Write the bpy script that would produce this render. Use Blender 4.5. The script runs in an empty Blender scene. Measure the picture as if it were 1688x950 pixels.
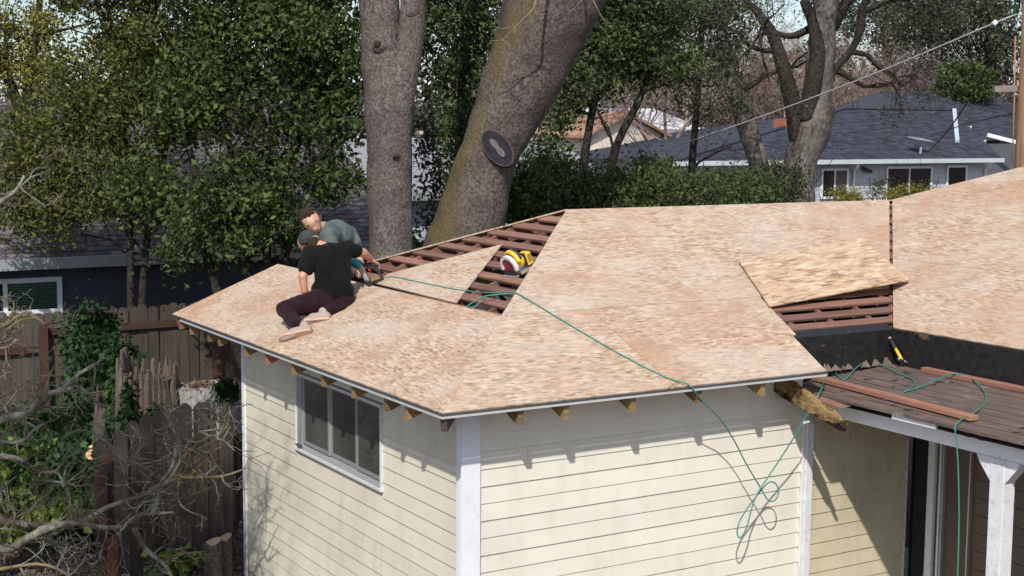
import bpy, bmesh, math, random
import numpy as np
from mathutils import Vector, Matrix, Quaternion
random.seed(7); rng = np.random.default_rng(7)
scn = bpy.context.scene
C = scn.collection

# ------------------------------------------------------------------ camera
CAM = Vector((-4.5437, -8.3994, 4.4359)); FPX = 2390.6
R_ = Vector((0.856046, -0.516848, 0.007265)); U_ = Vector((0.052606, 0.101094, 0.993485)); F_ = Vector((0.514216, 0.850087, -0.113731))
cd = bpy.data.cameras.new('camera'); cam = bpy.data.objects.new('camera', cd); C.objects.link(cam)
cam.matrix_world = Matrix(((R_.x, U_.x, -F_.x, CAM.x), (R_.y, U_.y, -F_.y, CAM.y), (R_.z, U_.z, -F_.z, CAM.z), (0, 0, 0, 1)))
cd.sensor_width = 36.0; cd.lens = FPX / 1688 * 36.0; cd.clip_start = 0.1; cd.clip_end = 2000
scn.camera = cam

# ------------------------------------------------------------------ world and sun
SUN = Vector((-0.84, -1.0, 1.22)).normalized()          # towards the sun
elev = math.asin(SUN.z); azim = math.atan2(SUN.x, SUN.y)
world = bpy.data.worlds.new('World'); scn.world = world; world.use_nodes = True
wn = world.node_tree.nodes; wl = world.node_tree.links; wn.clear()
wo = wn.new('ShaderNodeOutputWorld'); bg = wn.new('ShaderNodeBackground'); sky = wn.new('ShaderNodeTexSky')
sky.sky_type = 'NISHITA'; sky.sun_disc = False; sky.sun_elevation = elev; sky.sun_rotation = azim % (2 * math.pi)
sky.air_density = 1.0; sky.dust_density = 0.8; sky.ozone_density = 2.5
tc = wn.new('ShaderNodeTexCoord'); nz = wn.new('ShaderNodeTexNoise'); nz.inputs['Scale'].default_value = 3.0; nz.inputs['Detail'].default_value = 6
cr = wn.new('ShaderNodeValToRGB'); cr.color_ramp.elements[0].position = 0.42; cr.color_ramp.elements[1].position = 0.62
mx = wn.new('ShaderNodeMix'); mx.data_type = 'RGBA'; mx.inputs[7].default_value = (7.7, 7.8, 9.0, 1)
ml = wn.new('ShaderNodeMath'); ml.operation = 'MULTIPLY'; ml.inputs[1].default_value = 0.75
wl.new(tc.outputs['Generated'], nz.inputs['Vector']); wl.new(nz.outputs['Fac'], cr.inputs['Fac']); wl.new(cr.outputs['Color'], ml.inputs[0])
wl.new(ml.outputs[0], mx.inputs[0]); wl.new(sky.outputs[0], mx.inputs[6]); wl.new(mx.outputs[2], bg.inputs[0])
bg.inputs[1].default_value = 0.105; wl.new(bg.outputs[0], wo.inputs[0])
sd = bpy.data.lights.new('sun', 'SUN'); sd.energy = 3.6; sd.angle = math.radians(0.9); sd.color = (1.0, 0.945, 0.872)
so = bpy.data.objects.new('sun', sd); C.objects.link(so); so.rotation_euler = SUN.to_track_quat('Z', 'Y').to_euler(); so.location = SUN * 40
scn.view_settings.view_transform = 'Standard'; scn.view_settings.look = 'None'; scn.view_settings.gamma = 1.0
scn.view_settings.exposure = 0.37; scn.view_settings.use_curve_mapping = False
scn.render.engine = 'CYCLES'; scn.cycles.max_bounces = 6; scn.cycles.transparent_max_bounces = 8

# ------------------------------------------------------------------ helpers
def at(x, y, D):
    return CAM + (F_ + R_ * ((x - 844) / FPX) - U_ * ((y - 475) / FPX)) * D
def ray_hit(x, y, n, k):
    d = F_ + R_ * ((x - 844) / FPX) - U_ * ((y - 475) / FPX); n = Vector(n)
    return CAM + d * ((k - n.dot(CAM)) / n.dot(d))
def tag(o, label=None, cat=None, group=None, kind=None):
    if label: o['label'] = label
    if cat: o['category'] = cat
    if group: o['group'] = group
    if kind: o['kind'] = kind
    return o
class MB:
    def __init__(s): s.v = []; s.f = []; s.m = []
    def add(s, vs, fs, mi=0):
        b = len(s.v); s.v.extend([tuple(p) for p in vs]); s.f.extend([tuple(b + i for i in q) for q in fs]); s.m.extend([mi] * len(fs))
    def box(s, a, b, mi=0):
        (x0, y0, z0), (x1, y1, z1) = a, b
        s.add([(x0,y0,z0),(x1,y0,z0),(x1,y1,z0),(x0,y1,z0),(x0,y0,z1),(x1,y0,z1),(x1,y1,z1),(x0,y1,z1)],
              [(0,3,2,1),(4,5,6,7),(0,1,5,4),(1,2,6,5),(2,3,7,6),(3,0,4,7)], mi)
    def bar(s, p, q, w, h, up=(0, 0, 1), mi=0):
        p = Vector(p); q = Vector(q); d = (q - p).normalized(); sd_ = d.cross(Vector(up)).normalized(); u = sd_.cross(d)
        vs = []
        for c in (p, q):
            for a, b in ((-1,-1),(1,-1),(1,1),(-1,1)): vs.append(c + sd_ * (a * w / 2) + u * (b * h / 2))
        s.add(vs, [(0,1,2,3),(7,6,5,4),(0,4,5,1),(1,5,6,2),(2,6,7,3),(3,7,4,0)], mi)
    def prism(s, poly, depth, mi=0):
        poly = [Vector(p) for p in poly]; d = Vector(depth); n = len(poly)
        s.add(poly + [p + d for p in poly], [tuple(range(n)), tuple(range(2 * n - 1, n - 1, -1))] + [(i, i + n, (i + 1) % n + n, (i + 1) % n) for i in range(n)], mi)
    def tube(s, pts, rad, n=8, mi=0, cap=True):
        pts = [Vector(p) for p in pts]
        if not hasattr(rad, '__len__'): rad = [rad] * len(pts)
        b = len(s.v); nrm = None
        for i, p in enumerate(pts):
            t = (pts[min(i + 1, len(pts) - 1)] - pts[max(i - 1, 0)])
            t = t.normalized() if t.length > 1e-9 else Vector((0, 0, 1))
            if nrm is None: nrm = t.orthogonal().normalized()
            else:
                nrm = nrm - t * nrm.dot(t); nrm = nrm.normalized() if nrm.length > 1e-6 else t.orthogonal().normalized()
            bn = t.cross(nrm)
            for k in range(n):
                a = 2 * math.pi * k / n; s.v.append(tuple(p + (nrm * math.cos(a) + bn * math.sin(a)) * rad[i]))
        for i in range(len(pts) - 1):
            for k in range(n):
                s.f.append((b + i*n + k, b + i*n + (k+1) % n, b + (i+1)*n + (k+1) % n, b + (i+1)*n + k)); s.m.append(mi)
        if cap and n > 2:
            s.f.append(tuple(b + k for k in range(n - 1, -1, -1))); s.m.append(mi)
            e = b + (len(pts) - 1) * n; s.f.append(tuple(e + k for k in range(n))); s.m.append(mi)
    def ell(s, c, r, mi=0, nu=14, nv=9, mat=None):
        c = Vector(c); vs = []; fs = []
        for j in range(nv + 1):
            th = math.pi * j / nv
            for i in range(nu):
                ph = 2 * math.pi * i / nu
                p = Vector((r[0]*math.sin(th)*math.cos(ph), r[1]*math.sin(th)*math.sin(ph), r[2]*math.cos(th)))
                vs.append(c + (mat @ p if mat else p))
        for j in range(nv):
            for i in range(nu): fs.append((j*nu+i, (j+1)*nu+i, (j+1)*nu+(i+1) % nu, j*nu+(i+1) % nu))
        s.add(vs, fs, mi)
    def mesh(s, name, mats, smooth=False):
        me = bpy.data.meshes.new(name); me.from_pydata(s.v, [], s.f)
        for m in (mats if isinstance(mats, (list, tuple)) else [mats]): me.materials.append(m)
        if any(s.m): me.polygons.foreach_set('material_index', s.m)
        if smooth: me.polygons.foreach_set('use_smooth', [True] * len(s.f))
        me.update(); return me
    def build(s, name, mats, parent=None, smooth=False, bevel=0, kind=None):
        o = bpy.data.objects.new(name, s.mesh(name, mats, smooth)); C.objects.link(o); o.parent = parent
        if bevel:
            b = o.modifiers.new('bevel', 'BEVEL'); b.width = bevel; b.segments = 2; b.limit_method = 'ANGLE'
        if kind: o['kind'] = kind
        return o
def empty(name, loc=(0, 0, 0)):
    o = bpy.data.objects.new(name, None); C.objects.link(o); o.location = loc; o.empty_display_size = .1; return o
def inst(me, name, parent=None, loc=(0, 0, 0), rot=None, mat=None):
    o = bpy.data.objects.new(name, me); C.objects.link(o); o.parent = parent
    if mat is not None: o.matrix_world = mat
    else:
        o.location = loc
        if rot: o.rotation_euler = rot
    return o
def box(name, a, b, m, parent=None, bevel=0):
    k = MB(); k.box(a, b); return k.build(name, m, parent, bevel=bevel)
def smooth_path(pts, sub=6):
    pts = [Vector(p) for p in pts]; out = []
    for i in range(len(pts) - 1):
        p0 = pts[max(i-1, 0)]; p1 = pts[i]; p2 = pts[i+1]; p3 = pts[min(i+2, len(pts)-1)]
        for k in range(sub):
            t = k / sub
            out.append(0.5*((2*p1) + (p2-p0)*t + (2*p0-5*p1+4*p2-p3)*t*t + (3*p1-p0-3*p2+p3)*t**3))
    out.append(pts[-1]); return out

# ------------------------------------------------------------------ materials
def srgb(r, g, b):
    f = lambda c: (c/12.92 if c <= .04045 else ((c+.055)/1.055)**2.4)
    return (f(r/255), f(g/255), f(b/255), 1)
class NT:
    def __init__(s, name):
        s.m = bpy.data.materials.new(name); s.m.use_nodes = True; s.t = s.m.node_tree; s.t.nodes.clear()
        s.out = s.n('ShaderNodeOutputMaterial'); s.b = s.n('ShaderNodeBsdfPrincipled'); s.l(s.b.outputs[0], s.out.inputs[0])
        s.co = s.n('ShaderNodeTexCoord')
    def n(s, t, **k):
        x = s.t.nodes.new(t)
        for a, b in k.items(): setattr(x, a, b)
        return x
    def l(s, a, b): s.t.links.new(a, b)
    def mapping(s, scale=(1, 1, 1), rot=(0, 0, 0), src=None, loc=(0, 0, 0)):
        m = s.n('ShaderNodeMapping'); m.inputs['Scale'].default_value = scale; m.inputs['Rotation'].default_value = rot; m.inputs['Location'].default_value = loc
        s.l(src if src else s.co.outputs['Object'], m.inputs['Vector']); return m.outputs[0]
    def noise(s, vec, scale, detail=4, rough=.55, dist=0):
        n = s.n('ShaderNodeTexNoise'); s.l(vec, n.inputs['Vector']); n.inputs['Scale'].default_value = scale; n.inputs['Detail'].default_value = detail
        n.inputs['Roughness'].default_value = rough; n.inputs['Distortion'].default_value = dist; return n.outputs['Fac']
    def voro(s, vec, scale, out='Color', feature='F1', rnd=1.0):
        n = s.n('ShaderNodeTexVoronoi', feature=feature); s.l(vec, n.inputs['Vector']); n.inputs['Scale'].default_value = scale; n.inputs['Randomness'].default_value = rnd
        return n.outputs[out]
    def ramp(s, fac, stops, interp='LINEAR'):
        r = s.n('ShaderNodeValToRGB'); e = r.color_ramp.elements; r.color_ramp.interpolation = interp
        while len(e) < len(stops): e.new(0.5)
        for el, (p, c) in zip(e, stops): el.position = p; el.color = c if len(c) == 4 else (*c, 1)
        s.l(fac, r.inputs[0]); return r.outputs[0]
    def mix(s, fac, a, b, mode='MIX'):
        m = s.n('ShaderNodeMix', data_type='RGBA', blend_type=mode)
        for sock, val in ((m.inputs[0], fac), (m.inputs[6], a), (m.inputs[7], b)):
            if hasattr(val, 'is_linked'): s.l(val, sock)
            elif isinstance(val, (int, float)): sock.default_value = val
            else: sock.default_value = val if len(val) == 4 else (*val, 1)
        return m.outputs[2]
    def math(s, op, a, b=None, clamp=False):
        m = s.n('ShaderNodeMath', operation=op, use_clamp=clamp)
        for i, v in enumerate((a, b)):
            if v is None: continue
            if hasattr(v, 'is_linked'): s.l(v, m.inputs[i])
            else: m.inputs[i].default_value = v
        return m.outputs[0]
    def sep(s, v, i):
        x = s.n('ShaderNodeSeparateXYZ'); s.l(v, x.inputs[0]); return x.outputs[i]
    def bump(s, h, strength=.3, dist=.01):
        b = s.n('ShaderNodeBump'); b.inputs['Strength'].default_value = strength; b.inputs['Distance'].default_value = dist
        s.l(h, b.inputs['Height']); s.l(b.outputs[0], s.b.inputs['Normal'])
    def fin(s, col=None, rough=.7, spec=.3, metal=0):
        if col is not None:
            if hasattr(col, 'is_linked'): s.l(col, s.b.inputs['Base Color'])
            else: s.b.inputs['Base Color'].default_value = col if len(col) == 4 else (*col, 1)
        s.b.inputs['Roughness'].default_value = rough; s.b.inputs['Specular IOR Level'].default_value = spec; s.b.inputs['Metallic'].default_value = metal
        return s.m
    def rnd(s):
        return s.n('ShaderNodeObjectInfo').outputs['Random']
def flat(name, col, rough=.6, spec=.3, metal=0, var=.12, scale=6.0, dirt=None, bump=0):
    """plain coat with some mottling and grime"""
    t = NT(name); v = t.mapping(); n1 = t.noise(v, scale, 6, .6)
    c = Vector(col[:3])
    col1 = t.ramp(n1, [(.3, tuple(c * (1 - var))), (.7, tuple(c * (1 + var * .6)))])
    if dirt:
        n2 = t.noise(v, scale * 2.7, 8, .7); f = t.ramp(n2, [(.52, (0, 0, 0)), (.72, (1, 1, 1))])
        col1 = t.mix(t.math('MULTIPLY', f, dirt[1]), col1, dirt[0])
    if bump: t.bump(t.noise(v, scale * 20, 3), bump, .003)
    return t.fin(col1, rough, spec, metal)
def wood(name, base, dark, axis=0, rough=.75, scale=1.0, spread=.35):
    """sawn timber, grain along the given local axis, every piece a slightly different tone"""
    t = NT(name); sc = [38 * scale] * 3; sc[axis] = 2.2 * scale
    of = t.n('ShaderNodeVectorMath', operation='ADD'); r = t.rnd(); cx = t.n('ShaderNodeCombineXYZ')
    for i, q in enumerate((13.7, 7.9, 5.3)): t.l(t.math('MULTIPLY', r, q), cx.inputs[i])
    t.l(t.co.outputs['Object'], of.inputs[0]); t.l(cx.outputs[0], of.inputs[1])
    v = t.mapping(tuple(sc), src=of.outputs[0]); g = t.noise(v, 1.0, 5, .6, .6); big = t.noise(t.mapping((3, 3, 3), src=of.outputs[0]), 1.0, 4)
    c = t.ramp(g, [(.25, dark), (.6, base), (.85, tuple(min(1, x * 1.2) for x in base))])
    c = t.mix(t.math('MULTIPLY', big, .6), c, dark)
    k = t.math('ADD', t.math('MULTIPLY', r, spread), 1 - spread * .6)
    cc = t.n('ShaderNodeCombineColor'); [t.l(k, cc.inputs[i]) for i in range(3)]
    c = t.mix(1.0, c, cc.outputs[0], 'MULTIPLY')
    t.bump(g, .35, .004)
    return t.fin(c, rough, .25)
def osb(name, stops, dust=.58, pink=.62, big=1.0):
    """strand board: thin strands laid at all angles, dusty and pinkish blotches, dark knots"""
    t = NT(name); of = t.n('ShaderNodeVectorMath', operation='ADD'); r = t.rnd(); cx = t.n('ShaderNodeCombineXYZ')
    t.l(t.math('MULTIPLY', r, 31.7), cx.inputs[0]); t.l(t.math('MULTIPLY', r, 17.3), cx.inputs[1])
    t.l(t.co.outputs['Object'], of.inputs[0]); t.l(cx.outputs[0], of.inputs[1]); src = of.outputs[0]
    w = t.n('ShaderNodeTexNoise'); w.inputs['Scale'].default_value = 5; w.inputs['Detail'].default_value = 4; t.l(src, w.inputs['Vector'])
    wa = t.n('ShaderNodeVectorMath', operation='MULTIPLY_ADD'); t.l(w.outputs['Color'], wa.inputs[0]); wa.inputs[1].default_value = (.03, .03, 0); t.l(src, wa.inputs[2]); src2 = wa.outputs[0]
    val = None
    for i, (ang, sx, sy, th) in enumerate(((5, 13, 48, 0), (-62, 15, 52, .55), (48, 15, 50, .55), (-28, 13, 56, .6), (24, 12, 60, .6))):
        v = t.mapping((sx * 1.3 / big, sy * 1.3 / big, 0), (0, 0, math.radians(ang)), src=src2, loc=(i * 3.3, i * 1.7, 0)); col = t.voro(v, 1.0)
        a = t.n('ShaderNodeSeparateColor'); t.l(col, a.inputs[0])
        if val is None: val = a.outputs[0]
        else:
            f = t.math('GREATER_THAN', a.outputs[1], th); m = t.n('ShaderNodeMix'); t.l(f, m.inputs[0]); t.l(val, m.inputs[2]); t.l(a.outputs[0], m.inputs[3]); val = m.outputs[0]
    fine = t.noise(t.mapping((34, 60, 1), (0, 0, .5), src=src2), 1, 5, .7); mid = t.noise(t.mapping((7, 9, 1), src=src), 1, 5, .65)
    grain = t.noise(t.mapping((70, 70, 1), src=src), 1, 3, .7)
    val2 = t.math('ADD', t.math('MULTIPLY', val, .13), t.math('ADD', t.math('MULTIPLY', fine, .25), t.math('ADD', t.math('MULTIPLY', mid, .40), t.math('MULTIPLY', grain, .22))))
    c = t.ramp(val2, stops)
    for ang, sx, sy, th, colr, am in ((16, 16, 110, .89, (.72, .62, .50), .38), (-44, 17, 100, .90, (.72, .62, .50), .38), (64, 18, 95, .92, (.70, .60, .48), .35), (-14, 17, 85, .93, (.15, .085, .055), .55), (38, 18, 90, .94, (.15, .085, .055), .5), (-70, 20, 80, .95, (.12, .07, .045), .5)):
        cl = t.voro(t.mapping((sx / big, sy / big, 0), (0, 0, math.radians(ang)), src=src2, loc=(ang, 2, 0)), 1.0); sp = t.n('ShaderNodeSeparateColor'); t.l(cl, sp.inputs[0])
        c = t.mix(t.math('MULTIPLY', t.math('GREATER_THAN', sp.outputs[2], th), am), c, colr)
    b1 = t.ramp(t.noise(t.mapping((1.1, 1.5, 1), src=src), 1, 6, .65, .6), [(.42, (0, 0, 0)), (.62, (1, 1, 1))])
    c = t.mix(t.math('MULTIPLY', b1, dust), c, (.50, .44, .362))
    b2 = t.ramp(t.noise(t.mapping((.9, 1.2, 1), src=src, loc=(5, 3, 2)), 1, 6, .68, .8), [(.46, (0, 0, 0)), (.66, (1, 1, 1))])
    c = t.mix(t.math('MULTIPLY', b2, pink), c, (.40, .235, .135))
    b4 = t.ramp(t.noise(t.mapping((2.6, 3.4, 1), src=src, loc=(9, 1, 4)), 1, 7, .72, .4), [(.50, (0, 0, 0)), (.72, (1, 1, 1))])
    c = t.mix(t.math('MULTIPLY', b4, .42), c, (.27, .175, .12))
    b3 = t.ramp(t.noise(t.mapping((12, 26, 1), (0, 0, .5), src=src, loc=(1, 8, 2)), 1, 5, .7, .5), [(.64, (0, 0, 0)), (.74, (1, 1, 1))])
    c = t.mix(t.math('MULTIPLY', b3, .5), c, (.22, .13, .09))
    return t.fin(c, .72, .25)
OSB_STOPS = [(.28, (.21, .13, .08)), (.37, (.335, .22, .142)), (.46, (.42, .293, .195)), (.55, (.472, .343, .236)), (.63, (.53, .402, .29)), (.73, (.64, .525, .40))]
M = {}
M['osb'] = osb('osb_panel', OSB_STOPS)
M['osb_new'] = osb('osb_fresh', [(.28, (.19, .10, .05)), (.37, (.35, .215, .12)), (.46, (.45, .305, .18)), (.55, (.51, .365, .23)), (.63, (.585, .44, .295)), (.73, (.70, .57, .42))], .12, .15, 1.8)
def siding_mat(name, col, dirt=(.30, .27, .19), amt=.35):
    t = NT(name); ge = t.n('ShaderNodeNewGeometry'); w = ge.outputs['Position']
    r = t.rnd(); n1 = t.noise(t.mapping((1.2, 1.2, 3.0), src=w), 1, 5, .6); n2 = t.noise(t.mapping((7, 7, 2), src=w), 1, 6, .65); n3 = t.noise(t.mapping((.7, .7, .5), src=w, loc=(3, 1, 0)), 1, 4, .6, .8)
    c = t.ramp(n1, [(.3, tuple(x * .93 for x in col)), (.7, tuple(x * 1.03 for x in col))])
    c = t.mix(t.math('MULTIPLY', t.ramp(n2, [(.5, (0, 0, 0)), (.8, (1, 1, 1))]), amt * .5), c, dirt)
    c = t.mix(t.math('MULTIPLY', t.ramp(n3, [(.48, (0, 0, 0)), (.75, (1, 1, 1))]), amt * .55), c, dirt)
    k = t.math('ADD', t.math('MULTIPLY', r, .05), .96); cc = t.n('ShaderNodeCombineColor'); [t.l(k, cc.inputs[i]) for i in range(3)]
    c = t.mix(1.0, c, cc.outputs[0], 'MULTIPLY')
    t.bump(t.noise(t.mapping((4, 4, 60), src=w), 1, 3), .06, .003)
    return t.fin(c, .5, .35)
M['siding'] = siding_mat('cream_siding', (.735, .70, .595))
M['siding_left'] = siding_mat('cream_siding_left', (.68, .64, .51), amt=.6)  # duller cream with heavier blotches, for the left and back walls
M['siding_porch'] = siding_mat('shaded_porch_siding', (.56, .50, .35), (.26, .20, .10), .9)  # darker copy of the cream siding; porch shade is put into its colour
M['siding_dark'] = siding_mat('shaded_brown_siding', (.115, .085, .065), (.05, .035, .03), .6)  # brown boards, with the shade under the porch roof painted into the tone
M['white'] = flat('white_paint', (.74, .755, .80), .45, .4, var=.06, scale=5, dirt=((.42, .42, .42, 1), .25))
M['white_old'] = flat('peeling_white_paint', (.68, .69, .71), .6, .3, var=.12, scale=9, dirt=((.2, .17, .15, 1), .45))
M['fascia_metal'] = flat('light_drip_metal', (.62, .62, .60), .4, .5, 0.3, .05, 9)
M['dark_metal'] = flat('dark_drip_metal', (.075, .09, .10), .5, .4, .3, .1, 9)
M['skip'] = wood('old_board', (.30, .165, .118), (.14, .068, .05), 0, spread=.5)
M['rafter'] = wood('rafter_timber', (.25, .12, .085), (.11, .045, .035), 0, spread=.5)
M['tail'] = wood('weathered_tail', (.30, .22, .10), (.13, .085, .045), 0, spread=.5)
M['tail_red'] = wood('fresh_tail', (.45, .20, .12), (.30, .12, .07), 0)
M['redwood'] = wood('redwood_lumber', (.42, .215, .145), (.22, .095, .065), 1, spread=.2, scale=.7)
M['tar'] = None
def tar():
    t = NT('tar_flashing'); v = t.mapping(); n = t.noise(v, 14, 8, .7); n2 = t.noise(t.mapping((2.5, 2.5, 6)), 1, 6, .7)
    c = t.ramp(n, [(.35, (.006, .006, .007)), (.6, (.018, .017, .018)), (.8, (.045, .043, .043))])
    c = t.mix(t.ramp(n2, [(.64, (0, 0, 0)), (.70, (1, 1, 1))]), c, (.12, .075, .05)); t.bump(n, .5, .01); return t.fin(c, .5, .4)
M['tar'] = tar()
def deckm():
    t = NT('old_deck_plank'); of = t.n('ShaderNodeVectorMath', operation='ADD'); r = t.rnd(); cx = t.n('ShaderNodeCombineXYZ'); t.l(t.math('MULTIPLY', r, 9.1), cx.inputs[1]); t.l(t.math('MULTIPLY', r, 3.1), cx.inputs[0])
    t.l(t.co.outputs['Object'], of.inputs[0]); t.l(cx.outputs[0], of.inputs[1]); s_ = of.outputs[0]
    g = t.noise(t.mapping((40, 2.5, 40), src=s_), 1, 5, .6, .5); b = t.noise(t.mapping((4, 2, 4), src=s_), 1, 7, .7, .5)
    c = t.ramp(g, [(.3, (.07, .049, .039)), (.6, (.165, .117, .092)), (.85, (.24, .18, .145))])
    c = t.mix(t.math('MULTIPLY', t.ramp(b, [(.48, (0, 0, 0)), (.66, (1, 1, 1))]), .6), c, (.06, .05, .048))
    c = t.mix(t.math('MULTIPLY', t.ramp(t.noise(t.mapping((6, 3, 6), src=s_, loc=(4, 4, 4)), 1, 6, .7), [(.6, (0, 0, 0)), (.7, (1, 1, 1))]), .6), c, (.33, .31, .30))
    t.bump(g, .5, .006); return t.fin(c, .8, .25)
M['deck'] = deckm()
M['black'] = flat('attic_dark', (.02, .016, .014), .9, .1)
M['glass'] = flat('window_glass', (.075, .08, .072), .06, .8, var=.5, scale=1.5)
M['glass_green'] = NT('blind_glass').fin((.05, .085, .07), .08, .6)
M['dark_glass'] = NT('dark_glass').fin((.012, .012, .013), .05, .5)
M['alum'] = flat('aluminium_frame', (.42, .42, .41), .4, .5, .5, .08, 12, dirt=((.18, .17, .15, 1), .3))

# ================================================================== ground
def ground():
    k = MB(); n = 90; xs = [math.copysign(abs(u) ** 2.6, u) * 420 for u in np.linspace(-1, 1, n)]
    f = lambda x, y: 0.04 * math.sin(x * 1.7 + y) * math.exp(-((x*x + y*y) / 900)) - 0.02 + max(0, (math.hypot(x, y) - 22)) * 0.012 if math.hypot(x, y) < 400 else 4.5
    for j in range(n):
        for i in range(n): k.v.append((xs[i] + 2, xs[j] + 6, f(xs[i], xs[j])))
    for j in range(n - 1):
        for i in range(n - 1): k.f.append((j*n+i, j*n+i+1, (j+1)*n+i+1, (j+1)*n+i)); k.m.append(0)
    t = NT('mulch_ground'); v = t.mapping(); a = t.noise(v, 2.2, 8, .7); b = t.noise(v, 26, 6, .7); g = t.noise(v, .35, 5)
    c = t.ramp(b, [(.3, (.07, .052, .044)), (.55, (.16, .122, .106)), (.75, (.26, .205, .18))])
    c = t.mix(t.ramp(a, [(.5, (0, 0, 0)), (.7, (1, 1, 1))]), c, (.05, .06, .025)); t.bump(b, .8, .03)
    o = k.build('ground', t.fin(c, .95, .1), smooth=True); tag(o, kind='structure')
ground()

# ================================================================== the house being re-roofed
H = 2.5; PT = .3994; KC = 1 / math.sqrt(1 + PT * PT); W = 5.683; XW = 4.164; LR = 7.005; WX = .375; WB = 4.68
house = empty('house', (0, 0, 0)); tag(house, 'cream clapboard house with half-stripped hip roof sheathed in bare strand board', 'house')
roof = MB(); roof.box((.52, .52, 2.30), (9.0, 4.5, 2.34)); roof.box((4.69, -4.4, 2.31), (9.0, .52, 2.34)); roof = roof.build('roof', M['black'], house)  # black floor slabs; the darkness inside the attic is put into their colour
PL = {'front': (Vector((0, 0, H)), Vector((1, 0, 0)), Vector((0, KC, KC * PT))),
      'left': (Vector((0, 0, H)), Vector((0, -1, 0)), Vector((KC, 0, KC * PT))),
      'wing': (Vector((XW, 0, H)), Vector((0, -1, 0)), Vector((KC, 0, KC * PT))),
      'back': (Vector((0, W, H)), Vector((-1, 0, 0)), Vector((0, -KC, KC * PT)))}
def plane_mat(pl, off=0):
    o, u, v = PL[pl]; n = u.cross(v)
    o = o + n * off
    return Matrix(((u.x, v.x, n.x, o.x), (u.y, v.y, n.y, o.y), (u.z, v.z, n.z, o.z), (0, 0, 0, 1)))
def sheet(pl, poly, name='osb_sheet', m='osb', off=0, th=.011, parent=roof):
    k = MB(); k.prism([(a, b, -th) for a, b in poly], (0, 0, th)); k.f[0] = tuple(reversed(k.f[0])); 
    k.f[0], k.f[1] = k.f[0], k.f[1]
    o = k.build(name, M[m], parent); o.matrix_world = plane_mat(pl, off)
    bm = bmesh.new(); bm.from_mesh(o.data); bmesh.ops.recalc_face_normals(bm, faces=bm.faces); bm.to_mesh(o.data); bm.free()
    return o
S = 1.219; G = .0026
yk = lambda s: s * KC
# front plane: coordinates (x, slope distance)
sheet('front', [(0, 0), (1.95 - G, 0), (1.95 - G, S - G), (yk(S), S - G)])
sheet('front', [(1.95 + G, 0), (3.447, 0), (3.552, .555), (3.600, .567), (3.725, S - G), (1.95 + G, S - G)])
def vx(s): return XW + yk(s) - .022
S2 = 2 * S; S3 = W / 2 / KC
sheet('front', [(yk(S), S + G), (3.10 - G, S + G), (3.10 - G, S2 - G), (yk(S2), S2 - G)])
sheet('front', [(3.10 + G, S + G), (vx(S), S + G), (vx(S2), S2 - G), (3.10 + G, S2 - G)])
sheet('front', [(yk(S2), S2 + G), (4.6 - G, S2 + G), (4.6 - G, S3), (yk(S3), S3)])
sheet('front', [(4.6 + G, S2 + G), (vx(S2), S2 + G), (vx(S3), S3), (4.6 + G, S3)])
# left plane: coordinates (-y, slope)
L2 = lambda pts: [(-y, s) for y, s in pts]
sheet('left', L2([(-.003, 0), (.82 - G, 0), (.82 - G, .825 / KC)]))
sheet('left', L2([(.82 + G, 0), (3.245 - G, 0), (3.245 - G, S), (yk(S) - .004, S), (.82 + G, .825 / KC)]))
sheet('left', L2([(3.245 + G, 0), (W, 0), (W, S), (3.245 + G, S)]), off=.003)
# wing plane: coordinates (-y, slope from x = XW)
wx0 = (4.67 - XW) / KC
def wv(s): return yk(s) - .022     # valley y at slope s
ws = [wx0, wx0 + S, wx0 + 2 * S, 4.75]
hipy = lambda s: (W / 2 - (yk(s) - W / 2)) if yk(s) > W / 2 else yk(s) - .022
for i in range(3):
    a, b = ws[i] + (G if i else 0), ws[i + 1] - G
    cuts = [9, .1 - (i % 2) * .8, -2.3, -4.7]
    for j in range(3):
        hi0, lo = cuts[j] - G, cuts[j + 1] + G
        if hi0 > 5: 
            top = [(hipy(a), a)]
            if a < S3 < b: top += [(hipy(S3), S3)]
            top += [(hipy(b), b)]
            poly = top + [(lo, b), (lo, a)]
        else: poly = [(hi0, a), (hi0, b), (lo, b), (lo, a)]
        sheet('wing', L2(poly))
# back slopes (out of sight, closes the roof)
sheet('back', [(-W / 2 + 0, S3), (0.0, 0), (-9.8, 0), (-LR - .0, S3)], th=.014)
k = MB(); zr = H + PT * yk(4.75); xr = XW + yk(4.75)
k.prism([(xr, 2 * W / 2 - (yk(4.75) - 0), zr), (xr, -4.7, zr), (xr + 4.4, -4.7, H), (xr + 4.4, 5.6, H)], (0, 0, -.012))
k.prism([(LR, W / 2, H + PT * W / 2), (xr, W - yk(4.75), zr), (xr + 4.4, 5.6, H), (9.8, 5.68, H)], (0, 0, -.012))
k.build('rear_slope', M['osb'], roof)
# skip boards showing in the open part of the left slope
def board_on(pl, a0, a1, s, w=.092, th=.02, off=-.013, m='skip', name='skip_board'):
    k = MB(); k.box((-(a1 - a0) / 2, -w / 2, -th), ((a1 - a0) / 2, w / 2, 0)); o = k.build(name, M[m], roof)
    mw = plane_mat(pl, off); o.matrix_world = mw @ Matrix.Translation(((a0 + a1) / 2, s, 0)) @ Matrix.Rotation(random.uniform(-.006, .006), 4, 'Z'); return o
s_ = 1.20
while s_ < S3 - .05:
    board_on('left', -(W - yk(s_) - .0), -(yk(s_) + .0), s_, random.choice((.088, .094, .102))); s_ += .186
for s_ in (.70, .86, 1.03, 1.2): board_on('front', 3.45, XW + yk(s_) + .0, s_, .09)
board_on('front', 3.48, XW + yk(.56), .575, .11, .02, -.010, 'tar', 'tar_strip')
s_ = .7
while s_ < S3: board_on('wing', -yk(s_) + .0, -yk(s_) + .35, s_, .09); board_on('front', XW + yk(s_) - .3, XW + yk(s_), s_, .09) if s_ > 1.3 else None; s_ += .19
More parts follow.
